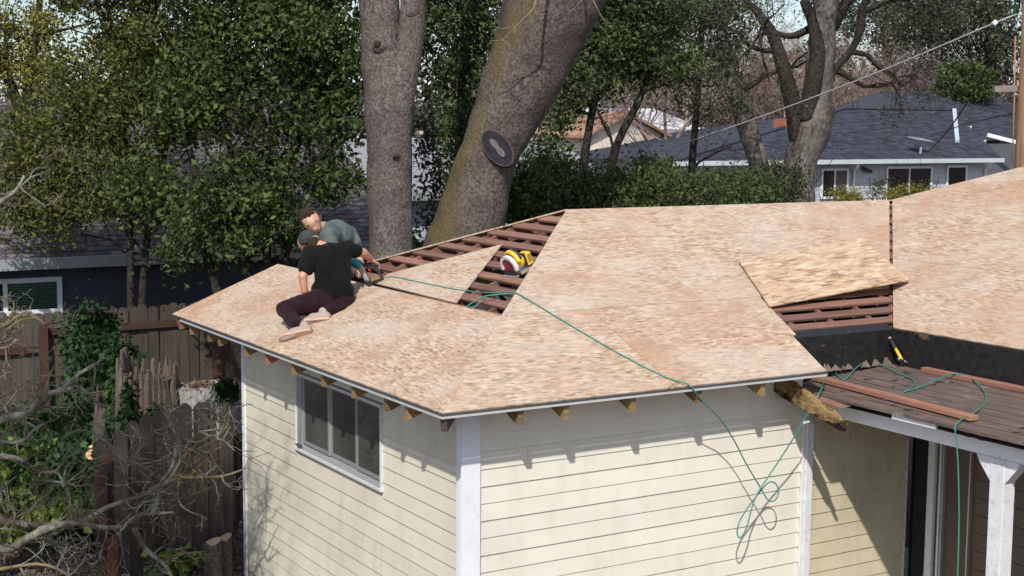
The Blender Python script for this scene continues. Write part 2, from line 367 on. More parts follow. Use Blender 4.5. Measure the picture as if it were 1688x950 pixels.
# rafters with their tails
def rafter(pl, a, s0, s1, m, w=.042, d=.095, name='rafter'):
    k = MB(); k.box((0, -w / 2, -d), (s1 - s0, w / 2, 0)); o = k.build(name, M[m], roof)
    mw = plane_mat(pl, -.034) @ Matrix.Translation((a, s0, 0)) @ Matrix.Rotation(math.pi / 2, 4, 'Z'); o.matrix_world = mw; return o
def tail(pl, a, m):
    """rafter tail, plumb cut, 2x6, runs in over the wall"""
    k = MB(); q = []
    for d, z in ((.022, H - .043), (.60, H + .60 * PT - .043), (.60, H + .60 * PT - .16), (.022 + .035, H + .05 * PT - .165), (.022, H - .150)):
        q.append((a, d, z) if pl == 'front' else (d, a, z))
    k.prism(q, (.045, 0, 0) if pl == 'front' else (0, .045, 0)); o = k.build('rafter_tail', M[m], roof)
    bm = bmesh.new(); bm.from_mesh(o.data); bmesh.ops.recalc_face_normals(bm, faces=bm.faces); bm.to_mesh(o.data); bm.free()
for i, y in enumerate([5.204, 4.681, 4.401, 3.728, 3.222, 2.632, 2.029, 1.464, .905, .568]):
    tail('left', y - .02, 'tail_red' if i == 4 else 'tail')
    smax = min(y, W - y) / KC
    if smax > .7: rafter('left', -y, .66, smax, 'rafter')
for i, x in enumerate([.627, 1.003, 1.589, 2.197, 2.813]): tail('front', x - .02, 'tail')
for x in (1.9, 2.5, 3.1, 3.75, 4.2, 4.65, 5.1): rafter('front', x, max(.62, (x - XW) / KC if x > XW else 0), min(x, W / 2) / KC, 'rafter')
k = MB(); d = Vector((1, 1, PT)).normalized(); nn = Vector((0, 0, 1))
k.bar(Vector((.02, .02, H - .075)) , Vector((W / 2, W / 2, H + PT * W / 2 - .1)), .045, .13); k.build('hip_rafter', wood('hip_timber', (.115, .085, .075), (.05, .035, .03), 0), roof)
k = MB(); k.bar((.05, W - .05, H - .10), (W / 2, W / 2, H + PT * W / 2 - .1), .045, .11); k.build('hip_rafter', M['rafter'], roof)
k = MB(); k.bar((W / 2, W / 2, H + PT * W / 2 - .1), (LR, W / 2, H + PT * W / 2 - .1), .04, .12); k.build('ridge_board', M['rafter'], roof)
k = MB(); k.bar((XW + .64, .64, H + PT * .64 - .11), (LR, W / 2, H + PT * W / 2 - .11), .045, .12); k.build('valley_rafter', M['rafter'], roof)
# bare edge of the back sheathing along the hip
k = MB(); k.bar((.9, W - .9, H + PT * .9 - .002), (W / 2, W / 2, H + PT * W / 2 - .002), .035, .012); k.build('hip_edge_strip', M['osb'], roof)
# drip edges
k = MB(); k.box((0.001, -.004, H - .026), (3.45, .004, H - .012)); k.build('drip_edge', M['dark_metal'], roof)
k = MB(); k.box((-.006, -.009, H - .042), (3.452, -.001, H - .027)); k.build('drip_edge', M['fascia_metal'], roof)
k = MB(); k.box((-.004, .005, H - .026), (.004, W - .25, H - .012)); k.build('drip_edge', M['dark_metal'], roof)
k = MB(); k.box((-.009, .0, H - .042), (-.001, W - .25, H - .027)); k.build('drip_edge', M['fascia_metal'], roof)

# ---- walls
EXP = .1265
def lap_mesh(L, name, m, axis):
    """one lap board of length L, outside face towards -y (axis x) or -x (axis y)"""
    k = MB(); pr = [(-.0125, 0), (-.009, -.004), (.012, -.004), (.012, EXP + .012), (-.002, EXP + .012)]
    P = (lambda t, d, z: (t, d, z)) if axis == 'x' else (lambda t, d, z: (d, t, z))
    n = len(pr); vs = [P(0, d, z) for d, z in pr] + [P(L, d, z) for d, z in pr]
    fs = [tuple(range(n)), tuple(range(2*n-1, n-1, -1))] + [(i, i+n, (i+1) % n+n, (i+1) % n) for i in range(n)]
    k.add(vs, fs); me = k.mesh(name, m)
    bm = bmesh.new(); bm.from_mesh(me); bmesh.ops.recalc_face_normals(bm, faces=bm.faces); bm.to_mesh(me); bm.free(); return me
fw = MB(); fw.box((WX + .02, WX + .012, 0), (3.42, WX + .14, 2.47)); fw.box((3.42, WX + .012, 0), (4.80, WX + .10, 2.26)); fw = fw.build('front_wall', M['siding'], house)
z0 = 1.722 - EXP * 13
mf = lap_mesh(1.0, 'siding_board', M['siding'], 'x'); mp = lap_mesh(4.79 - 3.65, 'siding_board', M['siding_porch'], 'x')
i = 0
while z0 + i * EXP < 2.42:
    z = z0 + i * EXP
    if z > .02:
        cuts_ = [.49] + ([random.uniform(.9, 3.1)] if random.random() < .55 else []) + [3.545]
        for xa_, xb_ in zip(cuts_[:-1], cuts_[1:]):
            o = inst(mf, 'siding_board', fw, (xa_ + .001, WX + random.uniform(-.0015, .0015), z + random.uniform(-.0012, .0012))); o.scale = (xb_ - xa_ - .002, 1, 1)
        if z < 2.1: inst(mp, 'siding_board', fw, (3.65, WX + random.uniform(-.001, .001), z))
    i += 1
lw = MB()
for a, b, zz0, zz1 in ((.5, 1.66, 0, 2.47), (3.38, 4.66, 0, 2.47), (1.66, 3.38, 0, 1.55), (1.66, 3.38, 2.24, 2.47)): lw.box((WX + .012, a, zz0), (WX + .14, b, zz1))
lw = lw.build('left_wall', M['siding_left'], house)
mfull = lap_mesh(WB - .03 - .43, 'siding_board', M['siding_left'], 'y'); mA = lap_mesh(1.655 - .43, 'siding_board', M['siding_left'], 'y'); mB_ = lap_mesh(WB - .03 - 3.385, 'siding_board', M['siding_left'], 'y')
z0 = 1.746 - EXP * 13; i = 0
while z0 + i * EXP < 2.42:
    z = z0 + i * EXP
    if z > .02:
        if z + EXP < 1.56 or z > 2.23: inst(mfull, 'siding_board', lw, (WX + random.uniform(-.001, .001), .43, z))
        else:
            inst(mA, 'siding_board', lw, (WX, .43, z)); inst(mB_, 'siding_board', lw, (WX, 3.385, z))
    i += 1
bw = MB(); bw.box((WX + .1, WB - .1, 0), (6.8, WB - .02, 2.47)); bw.box((WX + .15, WX + .15, 0), (6.0, WB - .11, .3)); bw.build('back_wall', M['siding_left'], house)
cb = MB(); cb.box((WX - .030, WX - .030, 0), (.497, WX - .004, 2.44)); cb.box((WX - .030, WX - .002, 0), (WX - .003, .43, 2.44)); cb.build('corner_board', M['white'], house, bevel=.003)
cb = MB(); cb.box((WX - .022, WB - .035, 0), (WX - .004, WB + .03, 2.44)); cb.box((WX - .001, WB + .004, 0), (WX + .1, WB + .03, 2.44)); cb.build('corner_board', M['white'], house)
cb = MB(); cb.box((3.545, WX - .035, 0), (3.645, WX - .006, 2.02)); cb.box((3.575, WX - .047, 0), (3.645, WX - .0355, 2.00)); cb.build('pilaster_board', M['white_old'], house, bevel=.003)
k = MB(); k.box((WX - .012, 4.5, 2.40), (WX + .02, .6, 2.46)); 
# ---- sliding window in the left wall
win = MB(); y0, y1, zb, zt = 1.655, 3.385, 1.545, 2.235
X0 = WX - .028; X1 = WX + .05
win.box((X0, y0, zb), (X1, y0 + .022, zt)); win.box((X0, y1 - .022, zb), (X1, y1, zt)); win.box((X0, y0 + .022, zt - .022), (X1, y1 - .022, zt)); win.box((X0 - .006, y0 - .004, zb - .006), (X1, y1 + .004, zb + .020))
win = win.build('window', flat('dull_white_frame', (.60, .61, .63), .5, .3, var=.1, scale=9, dirt=((.3, .29, .27, 1), .35)), house, bevel=.002)
sill = MB(); sill.prism([(X0 + .004, y0 + .023, zb + .023), (X1, y0 + .023, zb + .023), (X1, y0 + .023, zb + .085)], (0, y1 - y0 - .046, 0)); sill.build('sill', M['alum'], win)
ja = MB(); ja.box((X0 + .012, y1 - .12, zb + .024), (X1, y1 - .0225, zt - .0225)); ja.build('jamb', M['alum'], win)
for a, b, dx in ((1.68, 2.17, .010), (2.17, 2.70, .022), (2.70, 3.262, .010)):
    f = MB(); x0 = WX + dx - .012; x1 = x0 + .022; wd = .028
    f.box((x0, a + .001, zb + .07), (x1, a + wd, zt - .023)); f.box((x0, b - wd, zb + .07), (x1, b - .001, zt - .023)); f.box((x0, a + wd, zb + .07), (x1, b - wd, zb + .07 + wd)); f.box((x0, a + wd, zt - .023 - .02), (x1, b - wd, zt - .023))
    fo = f.build('sash', M['alum'], win)
    p = MB(); p.box((x0 + .008, a + wd - .002, zb + .07 + wd - .002), (x0 + .013, b - wd + .002, zt - .041)); p.build('pane', M['glass'], fo)
lt = MB(); lt.box((X0 - .02, y1 - .14, zb + .045), (X0 + .012, y1 - .06, zb + .06)); lt.build('latch', M['dark_metal'], win)
# ---- black tarred upstands between the roofs
k = MB(); k.box((3.42, .486, 2.30), (4.66, .506, H + PT * .5 - .012)); k.build('tar_upstand', M['tar'], house)
k = MB(); k.box((4.650, -4.6, 2.30), (4.672, .4855, H + PT * .506 - .013)); k.build('tar_upstand', M['tar'], house)
for i in range(26):      # torn tar paper along the foot of the upstands
    x = random.uniform(3.5, 4.6); k = MB() if i == 0 else k
    w_ = random.uniform(.02, .07); a = random.uniform(-.4, .4)
    k.prism([(x, .48, 2.385), (x + w_, .44, 2.389), (x + w_ * .6, .482, 2.40 + random.uniform(.01, .05))], (.004, -.003, .002))
k.build('torn_felt', M['deck'], house, kind='stuff')
# ---- porch: deck, beam, rafters, post
deck = MB(); deck.prism([(3.46, -4.5, 2.262), (4.64, -4.5, 2.335), (4.64, .47, 2.335), (3.46, .47, 2.262)], (0, 0, -.02)); deck = deck.build('porch_deck', M['black'], house)
xs = 3.42; j = 0; slope = (2.39 - 2.305) / 1.23
while xs < 4.63:
    w_ = min(.138, 4.648 - xs); k = MB(); e = random.uniform(-.03, .0)
    k.box((0, -4.5, -.022), (w_ - .009, .474 + e, 0)); o = k.build('plank', M['deck'], deck); o.location = (xs, 0, 2.305 + (xs - 3.42) * slope + random.uniform(-.003, .003)); o.rotation_euler = (0, -math.atan(slope) + random.uniform(-.01, .01), random.uniform(-.003, .003)); xs += .14; j += 1
k = MB(); k.box((3.585, -4.5, 2.105), (3.665, .36, 2.215)); k.build('porch_beam', M['white'], house, bevel=.004)
k = MB(); k.box((3.57, -4.5, 2.2165), (3.68, .30, 2.232)); k.build('beam_cap', flat('weathered_cap', (.16, .15, .15), .7), house)
for y, c, xe in ((.02, 'tail', 3.50), (-.6, 'skip', 3.62), (-1.43, 'tail_red', 3.475), (-1.56, 'tail', 3.47), (-2.3, 'tail', 3.5), (-3.2, 'tail', 3.5)):
    k = MB(); k.prism([(xe, y, 2.234), (4.6, y, 2.240), (4.6, y, 2.312), (xe, y, 2.276)], (0, .05, 0)); k.build('porch_rafter', M[c], house)
k = MB(); k.box((3.44, -1.15, 2.245), (3.46, -.72, 2.283)); k.build('fascia_scrap', M['white_old'], house)
post = MB(); py = -1.605; post.box((3.575, py - .062, 0), (3.695, py + .062, 2.1045)); post = post.build('porch_post', M['white_old'], house, bevel=.004)
for sg in (-1, 1):
    k = MB(); k.prism([(3.58, py + sg * .0625, 1.93), (3.58, py + sg * .0625, 2.104), (3.58, py + sg * .19, 2.104), (3.58, py + sg * .17, 2.06)], (.1, 0, 0)); k.build('bracket', M['white_old'], post)
# broken outrigger rafter hanging at the end of the eave
k = MB(); rg = random.Random(12); pts = []
for i in range(19):
    t_ = i / 18; y = .40 - .86 * t_; zt_ = 2.455 - .29 * t_ ** 1.1; zb2 = 2.30 - .20 * t_ + max(0, t_ - .75) * .35
    pts.append((y, zb2 + rg.uniform(-.008, .012), zt_ + rg.uniform(-.012, .008) - max(0, t_ - .85) * .25))
for xa, off_ in ((3.235, 0), (3.258, .012), (3.279, -.01)):      # split along the grain into three leaves
    poly = [(xa, y, a_ + off_ + rg.uniform(-.005, .005)) for y, a_, b_ in pts[:19 - rg.randint(0, 2)]] + [(xa, y, b_ + rg.uniform(-.006, .006)) for y, a_, b_ in reversed(pts[:19 - rg.randint(0, 2)])]
    k.prism(poly, (.020, 0, 0))
rt = NT('rotten_timber'); vv_ = rt.mapping(); g_ = rt.noise(rt.mapping((40, 3, 30)), 1, 6, .7, .5); n_b = rt.noise(rt.mapping((9, 6, 9)), 1, 6, .7)
cc_ = rt.ramp(g_, [(.3, (.12, .075, .03)), (.55, (.30, .20, .085)), (.8, (.40, .29, .15))]); cc_ = rt.mix(rt.ramp(n_b, [(.46, (0, 0, 0)), (.60, (1, 1, 1))]), cc_, (.035, .024, .018)); rt.bump(g_, .8, .01)
k.build('rotten_rafter', rt.fin(cc_, .9, .1), house)
k = MB(); poly = [(3.30, .40, 2.25), (3.30, .1, 2.19), (3.30, -.42, 2.07), (3.30, -.43, 2.10), (3.30, .1, 2.25), (3.30, .4, 2.36)]; k.prism(poly, (.02, 0, 0)); k.build('splintered_board', wood('charred_timber', (.09, .06, .05), (.03, .02, .02), 1), house)
k = MB(); k.prism([(3.33, .10, 2.27), (3.33, -.25, 2.25), (3.33, -.30, 2.262), (3.33, .10, 2.292)], (.30, 0, .02)); k.build('loose_soffit_board', M['skip'], house)
# ---- wing wall under the porch with door
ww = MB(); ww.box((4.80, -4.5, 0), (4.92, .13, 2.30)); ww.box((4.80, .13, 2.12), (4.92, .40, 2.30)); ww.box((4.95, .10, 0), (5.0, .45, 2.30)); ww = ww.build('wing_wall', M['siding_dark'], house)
ml_ = lap_mesh(3.5, 'siding_board', M['siding_dark'], 'y')
for i in range(12): inst(ml_, 'siding_board', ww, (4.79, -3.9, .35 + i * .15))
door = MB(); door.box((4.83, .13, 0), (4.86, .36, 2.1)); door = door.build('door', M['dark_glass'], ww)
for ya, yb, xo in ((.05, .12, 0), (-.02, .0, .005), (-.055, -.04, 0), (-.34, -.325, 0)):
    k = MB(); k.box((4.765 + xo, ya, 0), (4.80, yb, 2.18)); k.build('door_casing', M['white_old'] if ya > -.03 else M['alum'], ww)
k = MB(); k.box((4.77, .365, 0), (4.785, .372, 2.18)); k.build('casing_strip', M['white_old'], ww)
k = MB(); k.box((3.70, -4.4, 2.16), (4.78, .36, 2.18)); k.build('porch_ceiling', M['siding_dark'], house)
k = MB(); k.box((3.6, -4.4, -.02), (4.79, .36, .06)); k.build('porch_floor', flat('porch_concrete', (.22, .21, .2), .8), house)

# ================================================================== loose sheet goods on the roof
tri = sheet('left', L2([(1.901, 1.155 / KC), (2.77, 2.10 / KC), (3.54, 1.35 / KC), (3.45, 1.175 / KC)]), 'osb_offcut', 'osb', .004, parent=None)
tag(tri, 'triangular strand-board offcut lying over the open slats beside the workers', 'board')
bl, tl, rr = Vector((3.66, .93, 2.886)), Vector((3.955, 1.70, 3.20)), Vector((5.39, 1.0, 3.02)); tr = Vector((5.56, 1.80, 3.30))
u = (rr - bl); v = (tl - bl); n = u.cross(v).normalized(); u.normalize(); v2 = n.cross(u)
k = MB(); q = [((p - bl).dot(u), (p - bl).dot(v2), 0) for p in (bl, rr, tr, tl)]; k.prism(q, (0, 0, .011))
ls = k.build('osb_sheet', M['osb_new']); ls.matrix_world = Matrix(((u.x, v2.x, n.x, bl.x), (u.y, v2.y, n.y, bl.y), (u.z, v2.z, n.z, bl.z), (0, 0, 0, 1)))
bm = bmesh.new(); bm.from_mesh(ls.data); bmesh.ops.recalc_face_normals(bm, faces=bm.faces); bm.to_mesh(ls.data); bm.free()
tag(ls, 'loose yellowish strand-board sheet propped across the roof valley', 'board')
def lumber(p, q, w, h, label):
    k = MB(); p = Vector(p); q = Vector(q); L = (q - p).length; k.box((-w / 2, 0, -h / 2), (w / 2, L, h / 2)); o = k.build('lumber_board', M['redwood'], bevel=.004)
    o.matrix_world = Matrix.Translation(p) @ (q - p).to_track_quat('Y', 'Z').to_matrix().to_4x4(); tag(o, label, 'lumber', 'red lumber lying on the porch roof'); return o
lumber((3.745, .44, 2.353), (3.60, -1.36, 2.347), .088, .038, 'reddish board lying along the outer edge of the porch deck')
lumber((4.60, .06, 2.407), (4.56, -2.0, 2.406), .07, .04, 'reddish board lying against the black upstand on the porch deck')

# ================================================================== tools and hose
M['hose'] = flat('green_hose', (.045, .22, .17), .45, .4, var=.2, scale=15)
NL = Vector((-PT, 0, 1)); NF = Vector((0, -PT, 1)); KL = H; KF = H
def on_left(x, y, e=.008): return ray_hit(x, y, NL, KL + e)
def on_front(x, y, e=.008): return ray_hit(x, y, NF, KF + e)
NDK = Vector((-slope, 0, 1)); KD = 2.305 - slope * 3.42
def on_deck(x, y, e=.010): return ray_hit(x, y, NDK, KD + e)
def wall_h(x, y, Y): return ray_hit(x, y, (0, 1, 0), Y)
hp = [on_left(*q) for q in ((634, 458), (650, 457), (700, 467), (750, 477), (790, 482))] + [on_left(815, 483, .02)] + [Vector((1.43, 1.44, 3.083))] + [on_front(*q) for q in ((880, 500), (915, 521), (960, 548), (1010, 577), (1060, 604), (1105, 625))]
hp += [Vector((2.055, -.016, 2.515))] + [wall_h(x, y, Y) for x, y, Y in ((1160, 664, .02), (1187, 691, .07), (1210, 726, .11), (1228, 761, .13), (1245, 790, .13), (1256, 808, .13), (1264, 822, .12), (1273, 827, .10), (1281, 820, .10), (1283, 808, .11), (1278, 797, .12), (1269, 795, .13), (1260, 802, .14), (1247, 818, .14), (1232, 838, .14), (1220, 858, .14), (1215, 876, .13), (1219, 887, .12), (1226, 880, .12), (1233, 862, .12), (1241, 832, .12), (1252, 808, .12), (1272, 778, .11), (1302, 732, .05), (1330, 684, -.02), (1352, 646, -.03))]
hp += [on_deck(1363, 618, .035), on_deck(1371, 610, .02), on_deck(1391, 626), on_deck(1408, 610, .03), on_deck(1426, 597, .05), on_deck(1450, 600, .03), on_deck(1480, 615), on_deck(1500, 623), on_deck(1508, 633), on_deck(1497, 643), on_deck(1491, 646), on_deck(1522, 636, .02), on_deck(1549, 624, .04), on_deck(1572, 616, .05), on_deck(1598, 621, .04), on_deck(1617, 638, .02), on_deck(1626, 655), on_deck(1622, 668, .01), on_deck(1608, 679, .02)]
e = hp[-1]; hp += [Vector((3.40, -1.375, 2.33)), Vector((3.38, -1.40, 2.22)), Vector((3.39, -1.42, 2.0)), Vector((3.41, -1.43, 1.6)), Vector((3.42, -1.43, 1.0)), Vector((3.44, -1.42, .3)), Vector((3.40, -1.35, .02)), Vector((3.1, -1.2, .012)), Vector((2.5, -1.6, .012))]
k = MB(); k.tube(smooth_path(hp, 5), .0056, 7)
hose = k.build('air_hose', M['hose'], smooth=True); tag(hose, 'thin green air hose snaking over the roof and looping down the front wall', 'hose')
k = MB(); k.tube(smooth_path([on_left(770, 505, .012), on_left(795, 490, .05), on_left(820, 486, .03), on_left(838, 484, .012)], 5), .0056, 7)
k.tube(smooth_path([on_left(770, 505, .012), on_left(776, 507, .012), on_left(788, 502, .02), on_left(800, 488, .03)], 5), .0056, 7)
k.build('slack_loop', M['hose'], hose, smooth=True)

# hammer leaning on the black upstand
hm = MB(); a, b = Vector((4.50, .13, 2.405)), Vector((4.635, .36, 2.62))
a = ray_hit(1487, 594, (1, 0, 0), 4.58); b = ray_hit(1466, 557, (1, 0, 0), 4.636)
d = (b - a).normalized()
hm.tube([a, a.lerp(b, .25), a.lerp(b, .5)], [.013, .014, .014], 10); ham = hm.build('hammer', flat('yellow_handle', (.70, .47, .03), .4, var=.06), smooth=True)
tag(ham, 'yellow and black hammer propped head down against the tarred upstand', 'hammer')
k = MB(); k.tube([a.lerp(b, .5), a.lerp(b, .7), a.lerp(b, .94)], [.0145, .016, .0155], 10); k.build('grip', flat('black_grip', (.03, .03, .033), .6), ham, smooth=True)
k = MB(); k.tube([a.lerp(b, .94), a.lerp(b, 1.0)], [.016, .014], 10); k.build('end_cap', flat('cap_tan', (.6, .42, .2), .5), ham, smooth=True)
k = MB(); sd_ = d.cross(Vector((.3, .2, .9))).normalized(); steel = flat('tool_steel', (.32, .32, .33), .35, .5, .7)
k.tube([a - sd_ * .05, a - sd_ * .035, a - sd_ * .03, a + sd_ * .02], [.014, .014, .010, .011], 10); k.tube([a + sd_ * .02, a + sd_ * .05 - d * .004, a + sd_ * .075 - d * .02], [.011, .008, .003], 8); k.build('head', steel, ham, smooth=True)

# circular saw resting on the slats
SAWC = ray_hit(858, 447, NL, KL - .013); uu = Vector((.62, -.72, .25)); nn = Vector((-PT, 0, 1)).normalized(); uu = R_ * .8 + F_ * .6; uu = (uu - nn * uu.dot(nn)).normalized(); vv = nn.cross(uu)
SM = Matrix(((uu.x, vv.x, nn.x, SAWC.x), (uu.y, vv.y, nn.y, SAWC.y), (uu.z, vv.z, nn.z, SAWC.z), (0, 0, 0, 1)))
saw = empty('circular_saw', SAWC); tag(saw, 'yellow cordless circular saw sitting on the open roof slats', 'saw')
yel = flat('yellow_plastic', (.72, .47, .03), .4, .4, var=.06); blk = flat('black_plastic', (.025, .025, .028), .5, .4); gry = flat('grey_aluminium', (.55, .55, .57), .35, .5, .6); red = flat('red_blade_hub', (.38, .03, .05), .4)
def tl(pts): return [SM @ Vector(p) for p in pts]
def tpart(name, fn, m, bevel=0, smooth=False):
    k = MB(); fn(k); k.v = [tuple(SM @ Vector(p)) for p in k.v]; o = k.build(name, m, None, smooth, bevel); o.parent = saw; o.matrix_parent_inverse = Matrix.Translation(-SAWC); return o
tpart('shoe', lambda k: k.box((-.115, -.10, .0), (.085, .10, .006)), gry, .001)
def guard(k):
    # blade guard: thick half disc facing the camera side (local -x is left)
    pts = [(-.075, .105 * math.cos(a), .075 + .105 * math.sin(a)) for a in np.linspace(-.25, math.pi + .25, 22)]
    inn = [(-.075, .078 * math.cos(a), .075 + .078 * math.sin(a)) for a in np.linspace(math.pi + .25, -.25, 22)]
    k.prism(pts + inn, (-.032, 0, 0))
tpart('blade_guard', guard, flat('guard_white', (.70, .70, .72), .35, .5, .2), .002)
tpart('blade', lambda k: k.prism([(-.092, .083 * math.cos(a), .070 + .083 * math.sin(a)) for a in np.linspace(0, 2 * math.pi, 30)[:-1]], (.002, 0, 0)), flat('blade_red', (.33, .04, .06), .35, .5, .3))
tpart('lower_guard', lambda k: k.prism([(-.10, .095 * math.cos(a), .07 + .095 * math.sin(a)) for a in np.linspace(math.pi + .2, 2 * math.pi - .2, 14)], (-.006, 0, 0)), blk)
def motor(k):
    k.tube([(-.07, 0, .085), (-.05, 0, .085), (.0, 0, .085), (.03, 0, .085), (.045, 0, .085)], [.052, .058, .058, .055, .045], 16)
tpart('motor_housing', motor, yel, smooth=True)
tpart('handle', lambda k: k.tube(smooth_path([(-.03, -.075, .10), (-.03, -.03, .165), (-.03, .03, .185), (-.02, .09, .15), (.0, .105, .10), (.0, .07, .07)], 4), .019, 10), yel, smooth=True)
tpart('grip', lambda k: k.tube(smooth_path([(-.005, -.06, .12), (0, 0, .18), (.005, .06, .165)], 4), .021, 10), blk, smooth=True)
tpart('battery_band', lambda k: k.box((.046, -.052, .030), (.064, .052, .140)), blk, .006)
tpart('battery', lambda k: k.box((.065, -.05, .022), (.122, .05, .132)), yel, .008)
tpart('battery_label', lambda k: k.box((.078, -.0515, .045), (.112, -.0505, .115)), flat('label_brown', (.30, .16, .03), .5))
tpart('knob', lambda k: k.tube([(-.09, -.09, .02), (-.07, -.10, .02)], .018, 10), blk, smooth=True)

# ================================================================== people
def capsules(mb, segs, n=12):
    for p, r0, q, r1 in segs:
        p = Vector(p); q = Vector(q); ax = (q - p); L = ax.length; d = ax / L if L > 1e-6 else Vector((0, 0, 1))
        pts = []; rad = []
        for a in (80, 60, 35, 12): pts.append(p - d * (r0 * math.sin(math.radians(a)))); rad.append(r0 * math.cos(math.radians(a)))
        pts.append(p); rad.append(r0); pts.append(q); rad.append(r1)
        for a in (12, 35, 60, 80): pts.append(q + d * (r1 * math.sin(math.radians(a)))); rad.append(r1 * math.cos(math.radians(a)))
        mb.tube(pts, rad, n)
def blob(name, segs, m, parent=None, vox=.01, smooth=6, ells=(), fold=0, fscale=9, cut=None):
    k = MB(); capsules(k, segs)
    for c, r, mt in ells: k.ell(c, r, mat=mt)
    me = k.mesh(name + '_raw', m); o = bpy.data.objects.new(name + '_raw', me); C.objects.link(o)
    rm = o.modifiers.new('r', 'REMESH'); rm.mode = 'VOXEL'; rm.voxel_size = vox; rm.use_smooth_shade = True
    sm = o.modifiers.new('s', 'SMOOTH'); sm.iterations = smooth; sm.factor = .5
    dg = bpy.context.evaluated_depsgraph_get(); me2 = bpy.data.meshes.new_from_object(o.evaluated_get(dg)); bpy.data.objects.remove(o)
    if fold:
        from mathutils import noise
        co = np.empty(len(me2.vertices) * 3); me2.vertices.foreach_get('co', co); nrm = np.empty_like(co); me2.vertices.foreach_get('normal', nrm)
        co = co.reshape(-1, 3); nrm = nrm.reshape(-1, 3)
        h = np.array([noise.noise(Vector((p[0] * fscale, p[1] * fscale, p[2] * fscale * .45))) + .5 * noise.noise(Vector((p[0] * fscale * 2, p[1] * fscale * 2, p[2] * fscale * .9 + 5))) for p in co])
        co = co + nrm * (h * fold)[:, None]; me2.vertices.foreach_set('co', co.ravel())
    me2.materials.clear(); me2.materials.append(m); me2.name = name
    me2.polygons.foreach_set('use_smooth', [True] * len(me2.polygons)); me2.update()
    o = bpy.data.objects.new(name, me2); C.objects.link(o); o.parent = parent; return o
def skinm(name, c): 
    t = NT(name); v = t.mapping(); n = t.noise(v, 22, 4); col = t.ramp(n, [(.3, tuple(x * .82 for x in c)), (.7, c)])
    t.b.inputs['Subsurface Weight'].default_value = .08; t.b.inputs['Subsurface Radius'].default_value = (.01, .004, .002); return t.fin(col, .5, .35)
def cloth(name, c, var=.25):
    t = NT(name); v = t.mapping(); n = t.noise(v, 9, 5); w = t.noise(v, 260, 2); col = t.ramp(n, [(.3, tuple(x * (1 - var) for x in c)), (.7, tuple(x * (1 + var) for x in c))]); t.bump(w, .15, .002)
    t.b.inputs['Sheen Weight'].default_value = .04; return t.fin(col, .9, .1)
skin = skinm('skin_tan', (.52, .27, .175)); skin2 = skinm('skin_face', (.56, .32, .22)); hairm = cloth('dark_hair', (.032, .022, .016))
black_tee = cloth('black_cotton', (.0065, .0065, .007)); maroon = cloth('maroon_trouser', (.019, .0085, .013)); green_tee = cloth('green_cotton', (.085, .112, .105)); capm = cloth('grey_cap', (.045, .05, .045))
shoe_m = flat('grey_shoe', (.33, .27, .24), .8, var=.1, scale=20); sole_m = flat('tan_sole', (.50, .33, .23), .6, var=.08, scale=20); jean = cloth('dark_jeans', (.03, .035, .05))
def hand(wrist, palm_dir, palm_n, curl=.6, s=1.0, side=1):
    """segments for a palm with four fingers and a thumb"""
    d = Vector(palm_dir).normalized(); n = Vector(palm_n); n = (n - d * n.dot(d)).normalized(); x = d.cross(n) * side
    w = Vector(wrist); segs = []
    for i in range(4):
        o = (i - 1.5) * .021 * s
        segs.append((w + d * .012 + x * o * .7, .017 * s, w + d * .085 * s + x * o, .0135 * s))
        base = w + d * .088 * s + x * o; L = (.068, .078, .072, .056)[i] * s; a = 0; p = base; dirv = d
        for j, f in enumerate((.45, .31, .24)):
            a += curl * (.55, .8, .6)[j]; dirv = d * math.cos(a) + n * math.sin(a); q = p + dirv * (L * f); segs.append((p, (.0098 - .0008 * j) * s, q, (.0092 - .001 * j) * s)); p = q
    tb = w + d * .03 * s - x * .03 * s; t1 = tb + (d * .7 - x * .7 + n * .35).normalized() * .04 * s; t2 = t1 + (d * .85 - x * .1 + n * .6).normalized() * .032 * s
    segs += [(w + d * .015, .016 * s, tb, .014 * s), (tb, .0125 * s, t1, .0105 * s), (t1, .0105 * s, t2, .0085 * s)]
    return segs
P = at
# ---- the man in black, seated with his back to the street
sL, sR = P(511, 420, 12.83), P(574, 411, 12.90); eL = P(499, 456, 12.72); wL = P(502, 480, 12.74); eR = P(599, 417, 13.02); wR = P(611, 428, 13.16)
pel = P(545, 491, 12.83); sp1 = P(549, 462, 12.83); ch = P(544, 428, 12.86); nk = P(533, 409, 12.88); hd = P(515, 401, 12.93)
hL, hR = P(527, 497, 12.74), P(563, 497, 12.86); kL = P(470, 510, 12.80); aL = P(490, 543, 12.50); kR = P(548, 497, 13.25); aR = P(530, 521, 12.70)
body = [(pel, .12, sp1, .115), (sp1, .115, ch, .13), (ch, .12, nk, .06), (nk, .055, hd, .055), (sL, .055, ch, .09), (sR, .055, ch, .09),
        (sL, .052, eL, .041), (eL, .041, wL, .029), (sR, .052, eR, .043), (eR, .043, wR, .031), (hL, .085, kL, .058), (kL, .056, aL, .036), (hR, .085, kR, .058), (kR, .056, aR, .036)]
HU = (hd - nk).normalized(); body += [(hd + HU * .02, .088, hd - R_ * .035 + F_ * .03 + HU * .03, .082), (hd - U_ * .02 + F_ * .05, .06, hd - U_ * .055 + F_ * .06 - R_ * .01, .045)]
body += [(hd + R_ * .055 + U_ * .005, .016, hd + R_ * .058 - U_ * .03, .012)]
body += hand(wL, (P(506, 492, 12.80) - wL), F_ - U_ * .4, .45, 1.0, 1) + hand(wR, (P(618, 433, 13.20) - wR), -U_ - R_ * .3, 1.1, 1.0, -1)
m1 = blob('person', body, skin, vox=.0075, smooth=4); tag(m1, 'man in black t-shirt and maroon trousers seated on the roof, holding a nail gun', 'person')
